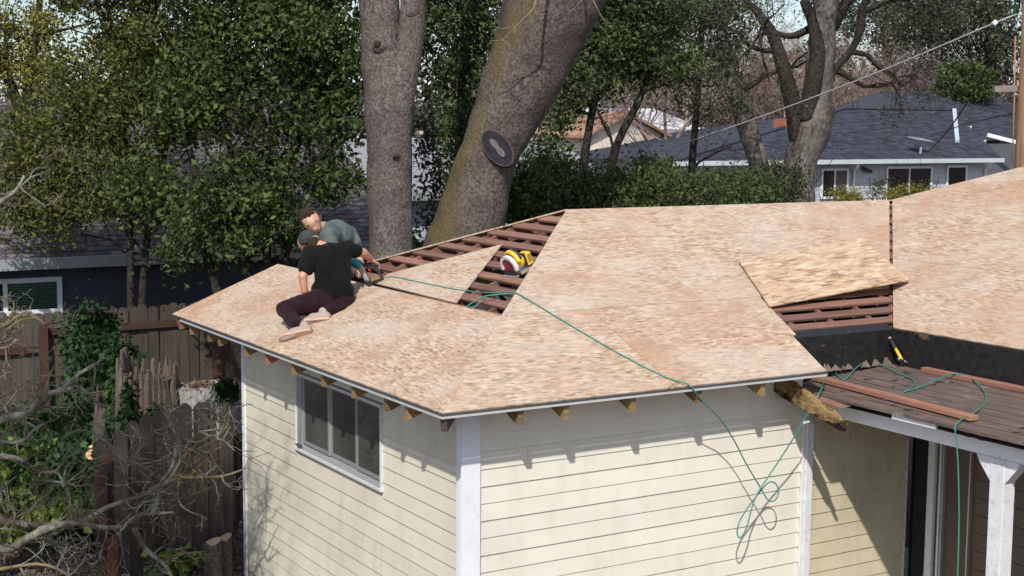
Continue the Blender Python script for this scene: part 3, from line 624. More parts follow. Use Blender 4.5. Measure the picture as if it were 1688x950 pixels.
shirt = [(P(544, 486, 12.83), .150, P(550, 460, 12.83), .142), (P(533, 478, 12.83), .11, P(562, 480, 12.85), .12), (P(550, 462, 12.83), .142, ch, .150), (ch + R_ * .09, .095, P(560, 470, 12.84), .105), (ch - R_ * .07, .085, P(537, 470, 12.82), .10), (ch, .14, nk - U_ * .045, .085), (sL, .080, ch, .125), (sR, .080, ch, .125), (nk - U_ * .03, .072, sL, .068), (nk - U_ * .03, .072, sR, .070),
         (sL, .076, sL.lerp(eL, .62), .072), (sR, .074, sR.lerp(eR, .45), .068)]
blob('t_shirt', shirt, black_tee, m1, .009, 5, fold=.013, fscale=13)
tr_ = [(pel - U_ * .02, .150, P(550, 505, 12.80), .11), (hL, .118, hR, .122), (hL, .112, kL, .080), (kL, .078, aL + U_ * .03, .056), (hR, .112, kR, .078), (kR, .076, aR, .05), (P(560, 508, 12.78), .085, P(540, 512, 12.72), .085)]
blob('trousers', tr_, maroon, m1, .009, 4, fold=.011, fscale=14)
def shoe(heel, toe, up, parent):
    heel = Vector(heel); toe = Vector(toe); up = Vector(up).normalized(); d = (toe - heel).normalized()
    o = blob('shoe', [(heel + up * .045, .040, heel + d * .13 + up * .045, .045), (heel + d * .12 + up * .035, .044, toe - d * .045 + up * .02, .036), (heel + up * .06 + d * .02, .038, heel + up * .10 + d * .04, .040)], shoe_m, parent, .008, 4)
    sd_ = d.cross(up).normalized(); k = MB(); L = (toe - heel).length
    out = []
    for t_, w_ in ((-.03, .024), (-.038, .0), (-.03, -.024), (.04, -.034), (.12, -.036), (.19, -.046), (L - .03, -.036), (L, -.012), (L, .012), (L - .03, .036), (.19, .046), (.12, .036), (.04, .034)): out.append(heel + d * t_ + sd_ * w_)
    k.prism(out, up * .022); bm_o = k.build('sole', sole_m, o); bm = bmesh.new(); bm.from_mesh(bm_o.data); bmesh.ops.recalc_face_normals(bm, faces=bm.faces); bm.to_mesh(bm_o.data); bm.free()
heel = P(506, 549, 12.36); toe = P(459, 562, 12.38); shoe(heel, toe, (U_ * .75 + R_ * .05 + F_ * .66), m1)
heel2 = P(538, 529, 12.60); toe2 = P(497, 534, 12.66); shoe(heel2, toe2, (U_ * .85 + F_ * .5), m1)
capb = blob('cap', [(hd + HU * .035 + U_ * .02 - R_ * .01, .092, hd - R_ * .030 + F_ * .025 + U_ * .025, .090)], capm, m1, .008, 3)
k = MB(); cc = hd - R_ * .02 + U_ * .02
k.prism([cc + R_ * a + F_ * b - U_ * .015 + R_ * .03 for a, b in ((.00, -.085), (-.05, -.10), (-.09, -.085), (-.11, -.05), (-.09, .0))], -U_ * .006); k.build('cap_strap', capm, capb)
blob('hair', [(hd - U_ * .012 + R_ * .005 - F_ * .02, .079, hd - U_ * .03 - R_ * .015, .074)], hairm, m1, .008, 3)
# ---- the man in green, bending over behind him
G_ = 13.55
h2 = P(515, 366, 13.32); n2 = P(533, 376, 13.42); c2 = P(555, 388, 13.55); s2 = P(566, 415, 13.75); p2 = P(556, 440, 13.92)
a1, a2 = P(541, 388, 13.28), P(575, 386, 13.72); e1 = P(552, 425, 13.2); w1 = P(575, 442, 13.1); e2 = P(588, 415, 13.6); w2 = P(596, 437, 13.35)
kn1, kn2 = P(535, 458, 13.65), P(572, 452, 13.72); an1, an2 = P(548, 447, 14.02), P(580, 443, 14.06)
fd = (-R_ * .05 - U_ * .62 - F_ * .55).normalized(); fd = (R_ * .30 - U_ * .50 - F_ * .80).normalized()      # face direction
hu = (h2 - n2).normalized(); hu = (U_ * .78 - R_ * .45 - F_ * .15); hu = (hu - fd * hu.dot(fd)).normalized(); hs = hu.cross(fd)
b2 = [(p2, .12, s2, .12), (s2, .12, c2, .13), (c2, .11, n2, .062), (n2, .056, h2 - hu * .03, .055), (a1, .055, c2, .09), (a2, .055, c2, .09), (a1, .052, e1, .042), (e1, .041, w1, .03), (a2, .052, e2, .042), (e2, .041, w2, .03),
      (p2, .10, kn1, .062), (p2, .10, kn2, .062), (kn1, .056, an1, .04), (kn2, .056, an2, .04),
      (h2 + hu * .03 - fd * .02, .088, h2 + hu * .035 + fd * .02, .082), (h2 - hu * .02 + fd * .02, .072, h2 - hu * .07 + fd * .052, .042), (h2 + fd * .07 - hu * .035, .048, h2 + fd * .055 + hu * .03, .062),
      (h2 + fd * .098 + hu * .018, .010, h2 + fd * .115 - hu * .016, .015), (h2 + fd * .087 + hu * .036 - hs * .03, .014, h2 + fd * .087 + hu * .036 + hs * .03, .014),
      (h2 + fd * .092 - hu * .045 - hs * .02, .010, h2 + fd * .092 - hu * .045 + hs * .02, .010), (h2 + hs * .083 + hu * .015 - fd * .015, .013, h2 + hs * .083 - hu * .02 - fd * .01, .010), (h2 - hs * .083 + hu * .015 - fd * .015, .013, h2 - hs * .083 - hu * .02 - fd * .01, .010)]
b2 += hand(w1, (P(592, 448, 13.08) - w1), -U_ - F_ * .2, .9, 1.0, 1) + hand(w2, (P(601, 448, 13.25) - w2), -F_ - R_ * .5, .9, 1.0, -1)
m2 = blob('person', b2, skin2, vox=.0075, smooth=3); tag(m2, 'dark-haired man in dull green t-shirt bending down behind the seated worker', 'person')
blob('hair', [(h2 + hu * .048 - fd * .042, .089, h2 + hu * .074 + fd * .008, .066), (h2 - fd * .045 - hu * .01, .080, h2 - fd * .03 + hu * .04, .088), (h2 + hu * .100 + fd * .035, .024, h2 + hu * .10 + fd * .005, .038)], hairm, m2, .007, 3, fold=.008, fscale=40)
ey = MB()
for sg in (-1, 1): ey.ell(h2 + fd * .088 + hu * .020 + hs * (sg * .031), (.010, .010, .006))
ey.build('eyes', hairm, m2, smooth=True)
for sg in (-1, 1):
    k = MB(); k.tube([h2 + fd * .103 + hu * .040 + hs * (sg * .012), h2 + fd * .100 + hu * .046 + hs * (sg * .032), h2 + fd * .086 + hu * .040 + hs * (sg * .050)], [.005, .006, .004], 6); k.build('eyebrow', hairm, m2, smooth=True)
    blob('sideburn', [(h2 + hs * (sg * .074) + hu * .05 - fd * .005, .024, h2 + hs * (sg * .078) - hu * .002 - fd * .002, .012)], hairm, m2, .006, 2)
k = MB(); k.tube([h2 + fd * .104 - hu * .044 - hs * .022, h2 + fd * .107 - hu * .046, h2 + fd * .104 - hu * .044 + hs * .022], .004, 6); k.build('mouth', skinm('lip', (.30, .12, .09)), m2)
blob('t_shirt', [(p2 + U_ * .03, .150, s2, .150), (s2, .148, c2, .155), (c2, .145, n2 - R_ * -.03 - U_ * .02, .082), (a1, .085, c2, .12), (a2, .085, c2, .125), (a1, .078, a1.lerp(e1, .6), .072), (a2, .085, a2.lerp(e2, .6), .075)], green_tee, m2, .009, 5, fold=.012, fscale=13)
blob('trousers', [(p2 - U_ * .02, .15, p2, .145), (p2, .13, kn1, .085), (p2, .13, kn2, .085), (kn1, .078, an1, .055), (kn2, .078, an2, .055)], jean, m2, .011, 5, fold=.006)
# ---- nail gun
gun = empty('nail_gun', on_left(622, 472, 0)); tag(gun, 'teal and black nail gun held nose down at the panel seam', 'nail gun')
def gp(name, fn, m, bevel=0, smooth=False):
    k = MB(); fn(k); o = k.build(name, m, None, smooth, bevel); o.parent = gun; o.matrix_parent_inverse = Matrix.Translation(-gun.location); return o
teal = flat('teal_casting', (.035, .26, .27), .35, .5, .2, var=.08)
gp('motor', lambda k: k.tube([P(576, 431, 13.16), P(580, 431, 13.16), P(592, 436, 13.17), P(598, 440, 13.17)], [.028, .042, .042, .030], 12), teal, smooth=True)
gp('driver', lambda k: k.bar(P(595, 438, 13.15), P(606, 464, 13.15), .036, .034), gry, .003)
gp('nose', lambda k: k.tube([P(604, 462, 13.14), P(609, 474, 13.14)], [.014, .009], 8), blk)
gp('handle', lambda k: k.tube(smooth_path([P(600, 437, 13.15), P(612, 436, 13.17), P(622, 440, 13.19)], 4), .019, 10), blk, smooth=True)
gp('magazine', lambda k: k.bar(P(606, 468, 13.13), P(632, 459, 13.20), .026, .045), blk, .003)
gp('brace', lambda k: k.bar(P(620, 441, 13.18), P(629, 457, 13.19), .022, .03), blk, .003)
gp('trigger', lambda k: k.bar(P(606, 442, 13.15), P(611, 447, 13.15), .01, .015), flat('trigger_red', (.4, .05, .03), .5))
gp('nail_strip', lambda k: k.bar(P(611, 462, 13.12), P(626, 457, 13.17), .014, .028), flat('nail_coil', (.30, .22, .07), .5, .4, .2))

# ================================================================== vegetation kit
def leafm(name, c1, c2, c3, trans=.22, rough=.62, spec=.2):
    t = NT(name); g = t.n('ShaderNodeNewGeometry'); r = g.outputs['Random Per Island']
    ge = t.noise(t.mapping((.8, .8, .8), src=g.outputs['Position']), 1, 4, .6); f = t.math('ADD', t.math('MULTIPLY', r, .6), t.math('MULTIPLY', ge, .4))
    col = t.ramp(f, [(.2, c1), (.5, c2), (.85, c3)]); t.fin(col, rough, spec)
    tr = t.n('ShaderNodeBsdfTranslucent'); t.l(col, tr.inputs['Color']); ms = t.n('ShaderNodeMixShader'); ms.inputs[0].default_value = trans
    t.l(t.b.outputs[0], ms.inputs[1]); t.l(tr.outputs[0], ms.inputs[2]); t.l(ms.outputs[0], t.out.inputs[0]); return t.m
LF = {'dark': leafm('dark_leaf', (.020, .038, .012), (.050, .080, .022), (.125, .165, .045)),
      'mid': leafm('mid_leaf', (.028, .046, .016), (.054, .082, .027), (.115, .148, .05)),
      'olive': leafm('olive_leaf', (.038, .050, .014), (.080, .095, .024), (.185, .180, .045)),
      'oak': leafm('oak_leaf', (.035, .042, .024), (.06, .068, .038), (.11, .115, .065)),
      'yellow': leafm('yellow_leaf', (.10, .10, .02), (.19, .18, .035), (.30, .27, .06)),
      'ivy': leafm('ivy_leaf', (.012, .030, .010), (.026, .062, .020), (.065, .13, .04)),
      'grass': leafm('weed_leaf', (.05, .08, .015), (.11, .16, .03), (.2, .27, .06))}
def leaves_mesh(name, cen, size, m, seed=0, droop=.25, asp=.5):
    """one rhombic folded leaf at each centre"""
    r = np.random.default_rng(seed); n = len(cen); cen = np.asarray(cen)
    ax = r.normal(size=(n, 3)); ax[:, 2] -= droop; ax /= np.linalg.norm(ax, axis=1)[:, None]
    b = np.cross(ax, r.normal(size=(n, 3))); b /= np.linalg.norm(b, axis=1)[:, None] + 1e-9; nn_ = np.cross(ax, b)
    L = (size * r.uniform(.45, 1.55, n))[:, None]; w = L * asp
    v = np.stack([cen - ax * L * .5, cen + b * w * .5 + nn_ * w * .15, cen + ax * L * .5, cen - b * w * .5 + nn_ * w * .15], 1).reshape(-1, 3)
    me = bpy.data.meshes.new(name); me.vertices.add(4 * n); me.vertices.foreach_set('co', v.ravel())
    idx = np.arange(4 * n).reshape(n, 4); tri_ = np.stack([idx[:, [0, 1, 2]], idx[:, [0, 2, 3]]], 1).reshape(-1)
    me.loops.add(6 * n); me.loops.foreach_set('vertex_index', tri_); me.polygons.add(2 * n); me.polygons.foreach_set('loop_start', np.arange(0, 6 * n, 3)); me.polygons.foreach_set('loop_total', np.full(2 * n, 3))
    me.materials.append(m); me.update(calc_edges=True); me.validate(); return me
def crown_pts(blobs, n, seed, clump=.32, per=55, shell=.55):
    """leaf centres in clumps spread through ellipsoids (centre, radii, weight)"""
    r = np.random.default_rng(seed); out = []
    wt = np.array([b[1][0] * b[1][1] * b[1][2] for b in blobs]) ** .8; wt /= wt.sum()
    for (c, rad), w in zip(blobs, wt):
        m = max(3, int(n * w / per)); d = r.normal(size=(m, 3)); d /= np.linalg.norm(d, axis=1)[:, None]
        rr_ = r.uniform(shell ** 3, 1, m) ** (1 / 3); cc_ = np.array(c) + d * rr_[:, None] * np.array(rad)
        k_ = r.integers(int(per * .4), int(per * 1.6), m)
        for q, kk in zip(cc_, k_):
            s_ = clump * r.uniform(.6, 1.4); e_ = r.normal(size=(kk, 3)) * s_ * np.array([.55, .55, .42]); e_[:, 2] -= np.abs(e_[:, 0] + e_[:, 1]) * .15; out.append(q + e_)
    return np.concatenate(out)
def foliage(name, pts, size, m, parent, seed=0, **k):
    o = bpy.data.objects.new(name, leaves_mesh(name, pts, size, m, seed, **k)); C.objects.link(o); o.parent = parent
    if parent is not None: o.matrix_parent_inverse = Matrix.Translation(-parent.location)
    return o
def bark(name, c, d, scale=14, moss=None, bump=.8, side=False):
    t = NT(name); v = t.mapping(); a = t.noise(t.mapping((1, 1, .7)), scale, 8, .75, .3); b = t.voro(t.mapping((1, 1, .7)), scale * 1.5, 'Distance'); big = t.noise(v, 1.6, 5)
    col = t.ramp(a, [(.34, d), (.52, c), (.72, tuple(x * 1.6 for x in c))]); col = t.mix(t.math('MULTIPLY', t.ramp(b, [(.3, (0, 0, 0)), (.7, (1, 1, 1))]), .5), col, d)
    col = t.mix(t.math('MULTIPLY', t.ramp(big, [(.42, (0, 0, 0)), (.62, (1, 1, 1))]), .6), col, d)
    if moss:
        f = t.math('MULTIPLY', t.ramp(t.noise(t.mapping((1, 1, .5), loc=(3, 3, 3)), moss[1], 6, .7), [(.44, (0, 0, 0)), (.62, (1, 1, 1))]), moss[2])
        if side:      # moss keeps to one flank of the trunk
            g = t.n('ShaderNodeNewGeometry'); dt = t.n('ShaderNodeVectorMath', operation='DOT_PRODUCT'); t.l(g.outputs['Normal'], dt.inputs[0]); dt.inputs[1].default_value = (-.93, .36, .1)
            f = t.math('MULTIPLY', f, t.ramp(dt.outputs['Value'], [(.15, (0, 0, 0)), (.8, (1, 1, 1))]))
        col = t.mix(f, col, moss[0])
    t.bump(t.math('SUBTRACT', a, t.math('MULTIPLY', b, .6)), bump, .03); return t.fin(col, .9, .15)
M['bark'] = bark('grey_pink_bark', (.175, .150, .138), (.050, .040, .036), 22, ((.10, .085, .06), 1.4, .4))
M['bark_moss'] = bark('mossy_bark', (.150, .125, .113), (.043, .034, .030), 22, ((.125, .10, .035), 1.8, .9), .8, True)
M['bark_oak'] = bark('oak_bark', (.135, .118, .103), (.036, .03, .027), 9, ((.24, .225, .205), 2.0, .5))
M['bark_dark'] = bark('dark_bark', (.05, .042, .034), (.018, .015, .013), 14)
M['twig'] = bark('pale_twig', (.24, .19, .165), (.12, .095, .085), 10, None, .2)
M['twig_far'] = bark('far_twig', (.36, .265, .24), (.22, .16, .14), 6, None, .1)
M['lichen'] = bark('lichen_branch', (.17, .148, .115), (.07, .058, .045), 14, ((.32, .335, .27), 5.0, .85), .6)
M['lichen_y'] = bark('yellow_lichen_twig', (.22, .185, .13), (.12, .095, .065), 10, ((.25, .20, .06), 6.0, .55), .4)
def trunk_mesh(mb, path, rad, n=20, rough=.05, sub=6, seed=0):
    from mathutils import noise
    pts = smooth_path(path, sub); rs = np.interp(np.linspace(0, 1, len(pts)), np.linspace(0, 1, len(rad)), rad); b = len(mb.v)
    mb.tube(pts, list(rs), n)
    for i in range(len(pts)):
        for k_ in range(n):
            q = Vector(mb.v[b + i*n + k_]); h = noise.noise(q * 1.6 + Vector((seed, 0, 0))) * 1.2 + noise.noise(q * 5 + Vector((0, seed, 0))) * .5 + noise.noise(q * 14) * .22
            mb.v[b + i*n + k_] = tuple(q + (q - pts[i]) * (h * rough * 1.6))
def branch(mb, p, d, L, r, depth, rg, spread=.6, n=4, kids=(2, 4), up=.1, shrink=.68, wob=.25, tips=None, minr=.003):
    pts = [Vector(p)]; rad = [r]; d = Vector(d).normalized(); st = 4; p = Vector(p)
    for i in range(st):
        d = (d + Vector((rg.gauss(0, wob), rg.gauss(0, wob), rg.gauss(0, wob) + up))).normalized(); p = p + d * (L / st); pts.append(p.copy()); rad.append(max(minr, r * (1 - .55 * (i + 1) / st)))
    mb.tube(pts, rad, n if r > .02 else 3, cap=False)
    if tips is not None and depth <= 1: tips.append(p.copy())
    if depth > 0:
        for j in range(rg.randint(*kids)):
            t_ = rg.uniform(.35, 1.0); i0 = min(st - 1, int(t_ * st)); q = pts[i0].lerp(pts[i0 + 1], t_ * st - i0)
            e_ = (pts[i0 + 1] - pts[i0]).normalized(); o_ = e_.orthogonal(); o_.rotate(Quaternion(e_, rg.uniform(0, 6.28)))
            branch(mb, q, e_ + o_ * rg.uniform(.5, 1.0) * spread * 2, L * shrink * rg.uniform(.75, 1.15), max(minr, rad[i0] * .62), depth - 1, rg, spread, n, kids, up, shrink, wob, tips, minr)
def tree_root(name, base, label, cat='tree', group=None):
    return tag(empty(name, base), label, cat, group)
def part(mb, name, m, root, smooth=True, kind=None):
    o = mb.build(name, m, root, smooth, kind=kind); o.matrix_parent_inverse = Matrix.Translation(-root.location); return o
def gz(p): return Vector((p.x, p.y, 0))

# ---- the two big bare trunks behind the roof
def big1():
    D = 18.8; base = gz(at(648, 700, D)); root = tree_root('broadleaf_tree', base, 'tall grey-barked trunk forking above, close behind the two workers'); k = MB()
    trunk_mesh(k, [base - Vector((0, 0, .2)), at(646, 520, D), at(645, 420, D), at(643, 320, D), at(641, 230, D), at(640, 160, D), at(632, 100, D), at(628, 40, D), at(624, -20, D), at(612, -160, D), at(590, -330, D)], [.40, .32, .295, .285, .29, .315, .28, .255, .25, .2, .15], 40, .06, 12, 1)
    part(k, 'trunk', M['bark'], root)
    k = MB(); trunk_mesh(k, [at(652, 190, D - .05), at(664, 130, D - .08), at(674, 80, D - .1), at(680, 20, D - .1), at(683, -60, D - .1), at(700, -260, D)], [.20, .20, .185, .17, .16, .1], 20, .05, 6, 4); part(k, 'fork', M['bark'], root)
    # branch collar and scars
    for q_, r_q in ((at(627, 76, D - .27), (.12, .06, .10)), (at(690, 222, D - .05), (.05, .06, .06)), (at(680, 20, D - .24), (.1, .06, .08))):
        k = MB(); k.ell(q_, r_q); part(k, 'branch_collar', M['bark'], root)
    kd = flat('knot_dark', (.035, .022, .017), .9)
    for q_, r_q in ((at(622, 73, D - .34), (.055, .03, .05)), (at(653, 258, D - .30), (.05, .03, .03))):
        k = MB(); k.ell(q_, r_q); part(k, 'knot_hole', kd, root)
    k = MB(); k.tube([at(686, 222, D - .05), at(697, 219, D - .1)], [.03, .026], 10); part(k, 'cut_stub', flat('cut_wood', (.45, .36, .25), .8), root)
    rg = random.Random(3); k = MB(); tips = []
    for q, d in ((at(612, -160, D), (-.5, .2, .9)), (at(590, -330, D), (-.3, -.2, 1)), (at(700, -260, D), (.5, 0, .9))): branch(k, q, d, 2.2, .12, 3, rg, .55, 6, (2, 3), .05, tips=tips)
    part(k, 'limbs', M['bark'], root)
big1()
def big2():
    D = 19.6; base = gz(at(745, 700, D)); root = tree_root('broadleaf_tree', base, 'massive leaning trunk with a dark oval pruning scar behind the open slats'); k = MB()
    trunk_mesh(k, [base - Vector((0, 0, .2)), at(750, 480, D), at(767, 390, D), at(789, 310, D), at(808, 250, D), at(834, 185, D), at(862, 128, D), at(890, 60, D), at(915, 0, D), at(950, -70, D), at(1010, -220, D)], [.68, .54, .475, .425, .40, .45, .53, .60, .65, .58, .45], 48, .045, 14, 9)
    part(k, 'trunk', M['bark_moss'], root)
    c = at(820, 244, D - .47); n_ = (-F_ * .95 - R_ * .06 + U_ * .02).normalized(); lx = (R_ * .62 - U_ * .78); lx = (lx - n_ * lx.dot(n_)).normalized(); ly = n_.cross(lx)
    def disc(a, b, h0, h1, name, m, sq=0):
        k = MB(); q = []
        for i in range(32):
            t_ = 2 * math.pi * i / 32; w_ = 1 - sq * math.cos(t_) ** 2 * 0 - sq * (1 - abs(math.cos(t_))) ** 2
            q.append(c + lx * (a * math.cos(t_)) + ly * (b * math.sin(t_) * w_) + n_ * h0)
        k.prism(q, n_ * (h1 - h0)); o = part(k, name, m, root, False); bm = bmesh.new(); bm.from_mesh(o.data); bmesh.ops.recalc_face_normals(bm, faces=bm.faces); bm.to_mesh(o.data); bm.free()
    disc(.285, .170, -.33, .015, 'callus_rim', bark('callus', (.13, .105, .095), (.06, .045, .04), 26))
    disc(.264, .150, -.30, .022, 'pruning_scar', flat('scar_paint', (.020, .019, .026), .8, .2, var=.5, scale=14, bump=.6))
    disc(.150, .050, -.25, .027, 'heartwood', flat('heartwood', (.13, .12, .11), .9, .1, var=.4, scale=24, bump=.6), .45)
    rg = random.Random(5); k = MB()
    branch(k, at(1010, -220, D), (.6, 0, .8), 2.6, .3, 3, rg, .55, 6, (2, 3), .05); branch(k, at(930, -40, D), (-.5, -.2, .9), 2.6, .28, 3, rg, .55, 6, (2, 3), .05); part(k, 'limbs', M['bark'], root)
    k = MB(); b_ = [at(884, -20, D - 1.3), at(882, 8, D - 1.3), at(873, 22, D - 1.3), at(850, 45, D - 1.25), at(828, 66, D - 1.2), at(808, 67, D - 1.2)]; k.tube(smooth_path(b_, 4), list(np.linspace(.018, .005, 21)), 6)
    for q in ([(828, 66), (838, 74), (852, 78)], [(873, 22), (885, 24), (900, 23)], [(862, 34), (872, 30), (878, 38)], [(850, 46), (846, 60)], [(975, -5), (985, 15), (1000, 42), (1012, 48)], [(852, 42), (830, 48), (812, 44)]): k.tube([at(x, y, D - 1.25) for x, y in q], [.009, .006, .004, .003][:len(q)], 5)
    k.tube([at(884, -20, D - 1.3), at(905, -60, D - .9), at(930, -70, D - .4)], [.02, .03, .05], 6); k.tube([at(975, -5, D - 1.25), at(960, -40, D - .9), at(955, -60, D - .5)], [.01, .02, .03], 6)
    part(k, 'dead_twig', M['lichen_y'], root)
big2()
# ---- evergreen trees
def evergreen(base_px, D, limbs, blobs, n, size, m, label, seed, clump=.3, per=50, trunk_r=.09, asp=.5, shell=.45, barkm='bark_dark', name='evergreen_tree', cat='tree', group=None):
    base = gz(at(base_px, 600, D)); root = tree_root(name, base, label, cat, group); k = MB(); rg = random.Random(seed)
    for L in limbs:
        pts = [at(x, y, D + dd) for x, y, dd in L]; 
        if L[0][1] > 380: pts = [base + Vector((rg.uniform(-.1, .1), rg.uniform(-.1, .1), -.1))] + pts
        trunk_mesh(k, pts, [trunk_r * 1.1, trunk_r, trunk_r * .8, trunk_r * .45], 9, .04, 5, seed)
        for j in range(5):
            q = pts[min(len(pts) - 1, 1 + j % max(1, len(pts) - 1))]; branch(k, q, (rg.uniform(-1, 1), rg.uniform(-1, 1), rg.uniform(.1, .9)), rg.uniform(.8, 1.5), trunk_r * .4, 3, rg, .5, 5, (2, 3), .05)
    part(k, 'trunk', M[barkm], root)
    bl = [(tuple(at(x, y, D + dd)), (rx * D / FPX, ry_, rz * D / FPX)) for x, y, dd, rx, ry_, rz in blobs]
    pts = crown_pts(bl, n, seed, clump, per, shell)
    foliage('crown', pts, size, LF[m], root, seed, asp=asp)
    return root
evergreen(445, 19.5, [[(440, 430, 0), (442, 330, 0), (446, 230, 0), (455, 120, 0), (470, -20, 0)], [(470, 430, .1), (466, 340, .1), (490, 240, .2), (530, 120, .2), (560, 0, .1)], [(345, 440, -.1), (338, 360, -.1), (320, 280, 0), (300, 180, .1), (290, 40, .1)], [(405, 430, 0), (395, 350, 0), (380, 250, 0), (360, 120, 0)]],
          [(430, 60, .2, 130, 1.3, 95), (540, 60, .2, 75, .9, 90), (330, 150, .2, 90, 1.0, 80), (470, 180, .2, 95, .9, 70), (560, 170, .3, 50, .8, 70), (540, 290, .1, 55, .6, 45), (400, 300, -.2, 70, .7, 60), (330, 350, -.3, 55, .5, 50), (455, 370, 0, 55, .6, 40), (240, 300, 0, 55, .5, 50), (430, -60, .2, 180, 1.3, 80), (300, 400, -.3, 45, .4, 30), (380, 390, -.3, 40, .4, 30)], 54000, .082, 'dark', 'dark glossy-leaved evergreen with several stems rising behind the low eave', 11, .30, 60, .06)
evergreen(215, 20.5, [[(215, 430, 0), (212, 330, 0), (205, 220, 0), (190, 100, 0), (170, -30, 0)], [(240, 420, .1), (260, 300, .1), (280, 200, .2), (270, 60, .2)]],
          [(190, 110, .2, 110, 1.1, 80), (110, 190, .2, 80, .9, 60), (270, 60, 0, 90, 1.0, 60), (150, 260, -.1, 85, .7, 45), (60, 290, -.2, 60, .6, 60), (220, 200, 0, 100, .9, 60), (90, 350, -.2, 60, .5, 40), (160, -40, .1, 150, 1.2, 60), (30, 330, -.3, 50, .5, 60), (150, 330, -.3, 60, .5, 40), (10, 220, -.2, 50, .6, 50), (250, 330, -.3, 50, .5, 45)], 52000, .070, 'olive', 'olive-brown evergreen spreading over the grey shingled roof', 12, .26, 60, .05, asp=.42)
evergreen(20, 23, [[(22, 430, 0), (30, 300, 0), (40, 180, 0), (60, 60, 0), (70, -60, 0)], [(40, 200, 0), (10, 120, 0), (-20, 40, 0)]],
          [(20, 110, 0, 45, .6, 45), (65, 40, .2, 40, .6, 40), (-20, 60, 0, 50, .7, 60), (75, 110, .1, 30, .5, 30)], 9000, .06, 'yellow', 'yellow-green leaved tree beside the olive-brown evergreen', 13, .24, 50)
evergreen(755, 22.5, [[(750, 470, 0), (752, 360, 0), (756, 250, 0), (762, 120, 0), (770, -20, 0)]],
          [(740, 60, 0, 60, 1.0, 70), (770, 150, 0, 55, .8, 60), (735, 220, 0, 40, .7, 50), (725, 330, 0, 30, .5, 60), (715, 390, 0, 20, .4, 35), (790, 40, 0, 60, .8, 60), (750, -50, 0, 90, 1.0, 60)], 22000, .075, 'mid', 'bright green leafy tree filling the gap between the two big trunks', 14, .27, 55)
evergreen(965, 27, [[(965, 420, 0), (960, 300, 0), (975, 190, 0), (1000, 80, 0), (1010, -40, 0)], [(1000, 400, 0), (1010, 260, 0), (1060, 150, 0), (1090, 40, 0)]],
          [(960, 90, 0, 80, 1.3, 80), (915, 180, 0, 42, .8, 50), (1030, 60, .2, 70, 1.2, 60), (1085, 105, 0, 55, 1.0, 40), (1060, 10, 0, 90, 1.2, 50), (895, 270, 0, 30, .7, 40), (1000, -40, 0, 120, 1.2, 50)], 30000, .085, 'mid', 'green leafy tree just past the massive leaning trunk', 15, .32, 50)
evergreen(1135, 30, [[(1135, 420, 0), (1140, 280, 0), (1150, 160, 0), (1160, 20, 0)]],
          [(1150, 70, 0, 70, 1.2, 70), (1170, 150, 0, 60, 1.0, 60), (1120, 20, 0, 80, 1.2, 50), (1190, 10, 0, 60, 1.1, 50)], 9000, .085, 'oak', 'grey-green thin-leaved tree beside the leaning oak stem', 16, .34, 45, shell=.6)
# ---- shrubs along the rear boundary
def shrub(px, py, D, rx, rz, n, size, m, label, seed, name='evergreen_shrub', group='shrubs behind the ridge', rows=1):
    c = at(px, py, D); base = gz(c); root = tree_root(name, base, label, 'shrub', group); k = MB(); rg = random.Random(seed)
    for j in range(4): branch(k, base + Vector((rg.uniform(-.2, .2), rg.uniform(-.2, .2), -.05)), (rg.uniform(-.4, .4), rg.uniform(-.4, .4), 1), c.z * .75, .05, 3, rg, .45, 5, (2, 3), .1)
    part(k, 'stems', M['bark_dark'], root)
    bl = [(tuple(c), (rx, rx * .8, rz))] + [((c.x + rg.uniform(-.6, .6) * rx, c.y + rg.uniform(-.5, .5) * rx, c.z + rg.uniform(-.7, .6) * rz), (rx * .55, rx * .5, rz * .5)) for _ in range(5)]
    foliage('crown', crown_pts(bl, n, seed, .24, 45, .4), size, LF[m], root, seed)
hs_ = [(905, 310, 22.5, .6, .55, 'dark'), (955, 318, 23.5, .65, .45, 'mid'), (1015, 315, 23, .75, .50, 'dark'), (1075, 312, 24, .65, .55, 'dark'), (1120, 330, 23, .7, .42, 'mid'), (1180, 325, 25, .8, .42, 'dark'), (1235, 320, 26, .7, .45, 'mid'), (1275, 310, 27, .5, .5, 'oak'), (870, 325, 21.5, .4, .5, 'dark')]
hl = ['dark shrub hard against the right flank of the massive leaning trunk', 'light green bush between two dark shrubs past the massive trunk', 'dark shrub below the stucco gable', 'dark shrub where the pale service cable disappears', 'light green bush below the left end of the slate roof', 'dark bush in front of the slate-roofed bungalow gutter', 'light green bush at the foot of the slanting oak stem', 'grey-green shrub at the foot of the forked oak', 'small dark shrub tucked behind the roof apex']
for i, (x, y, D, rx, rz, m) in enumerate(hs_): shrub(x, y, D, rx, rz, 6500, .07, m, hl[i], 40 + i)

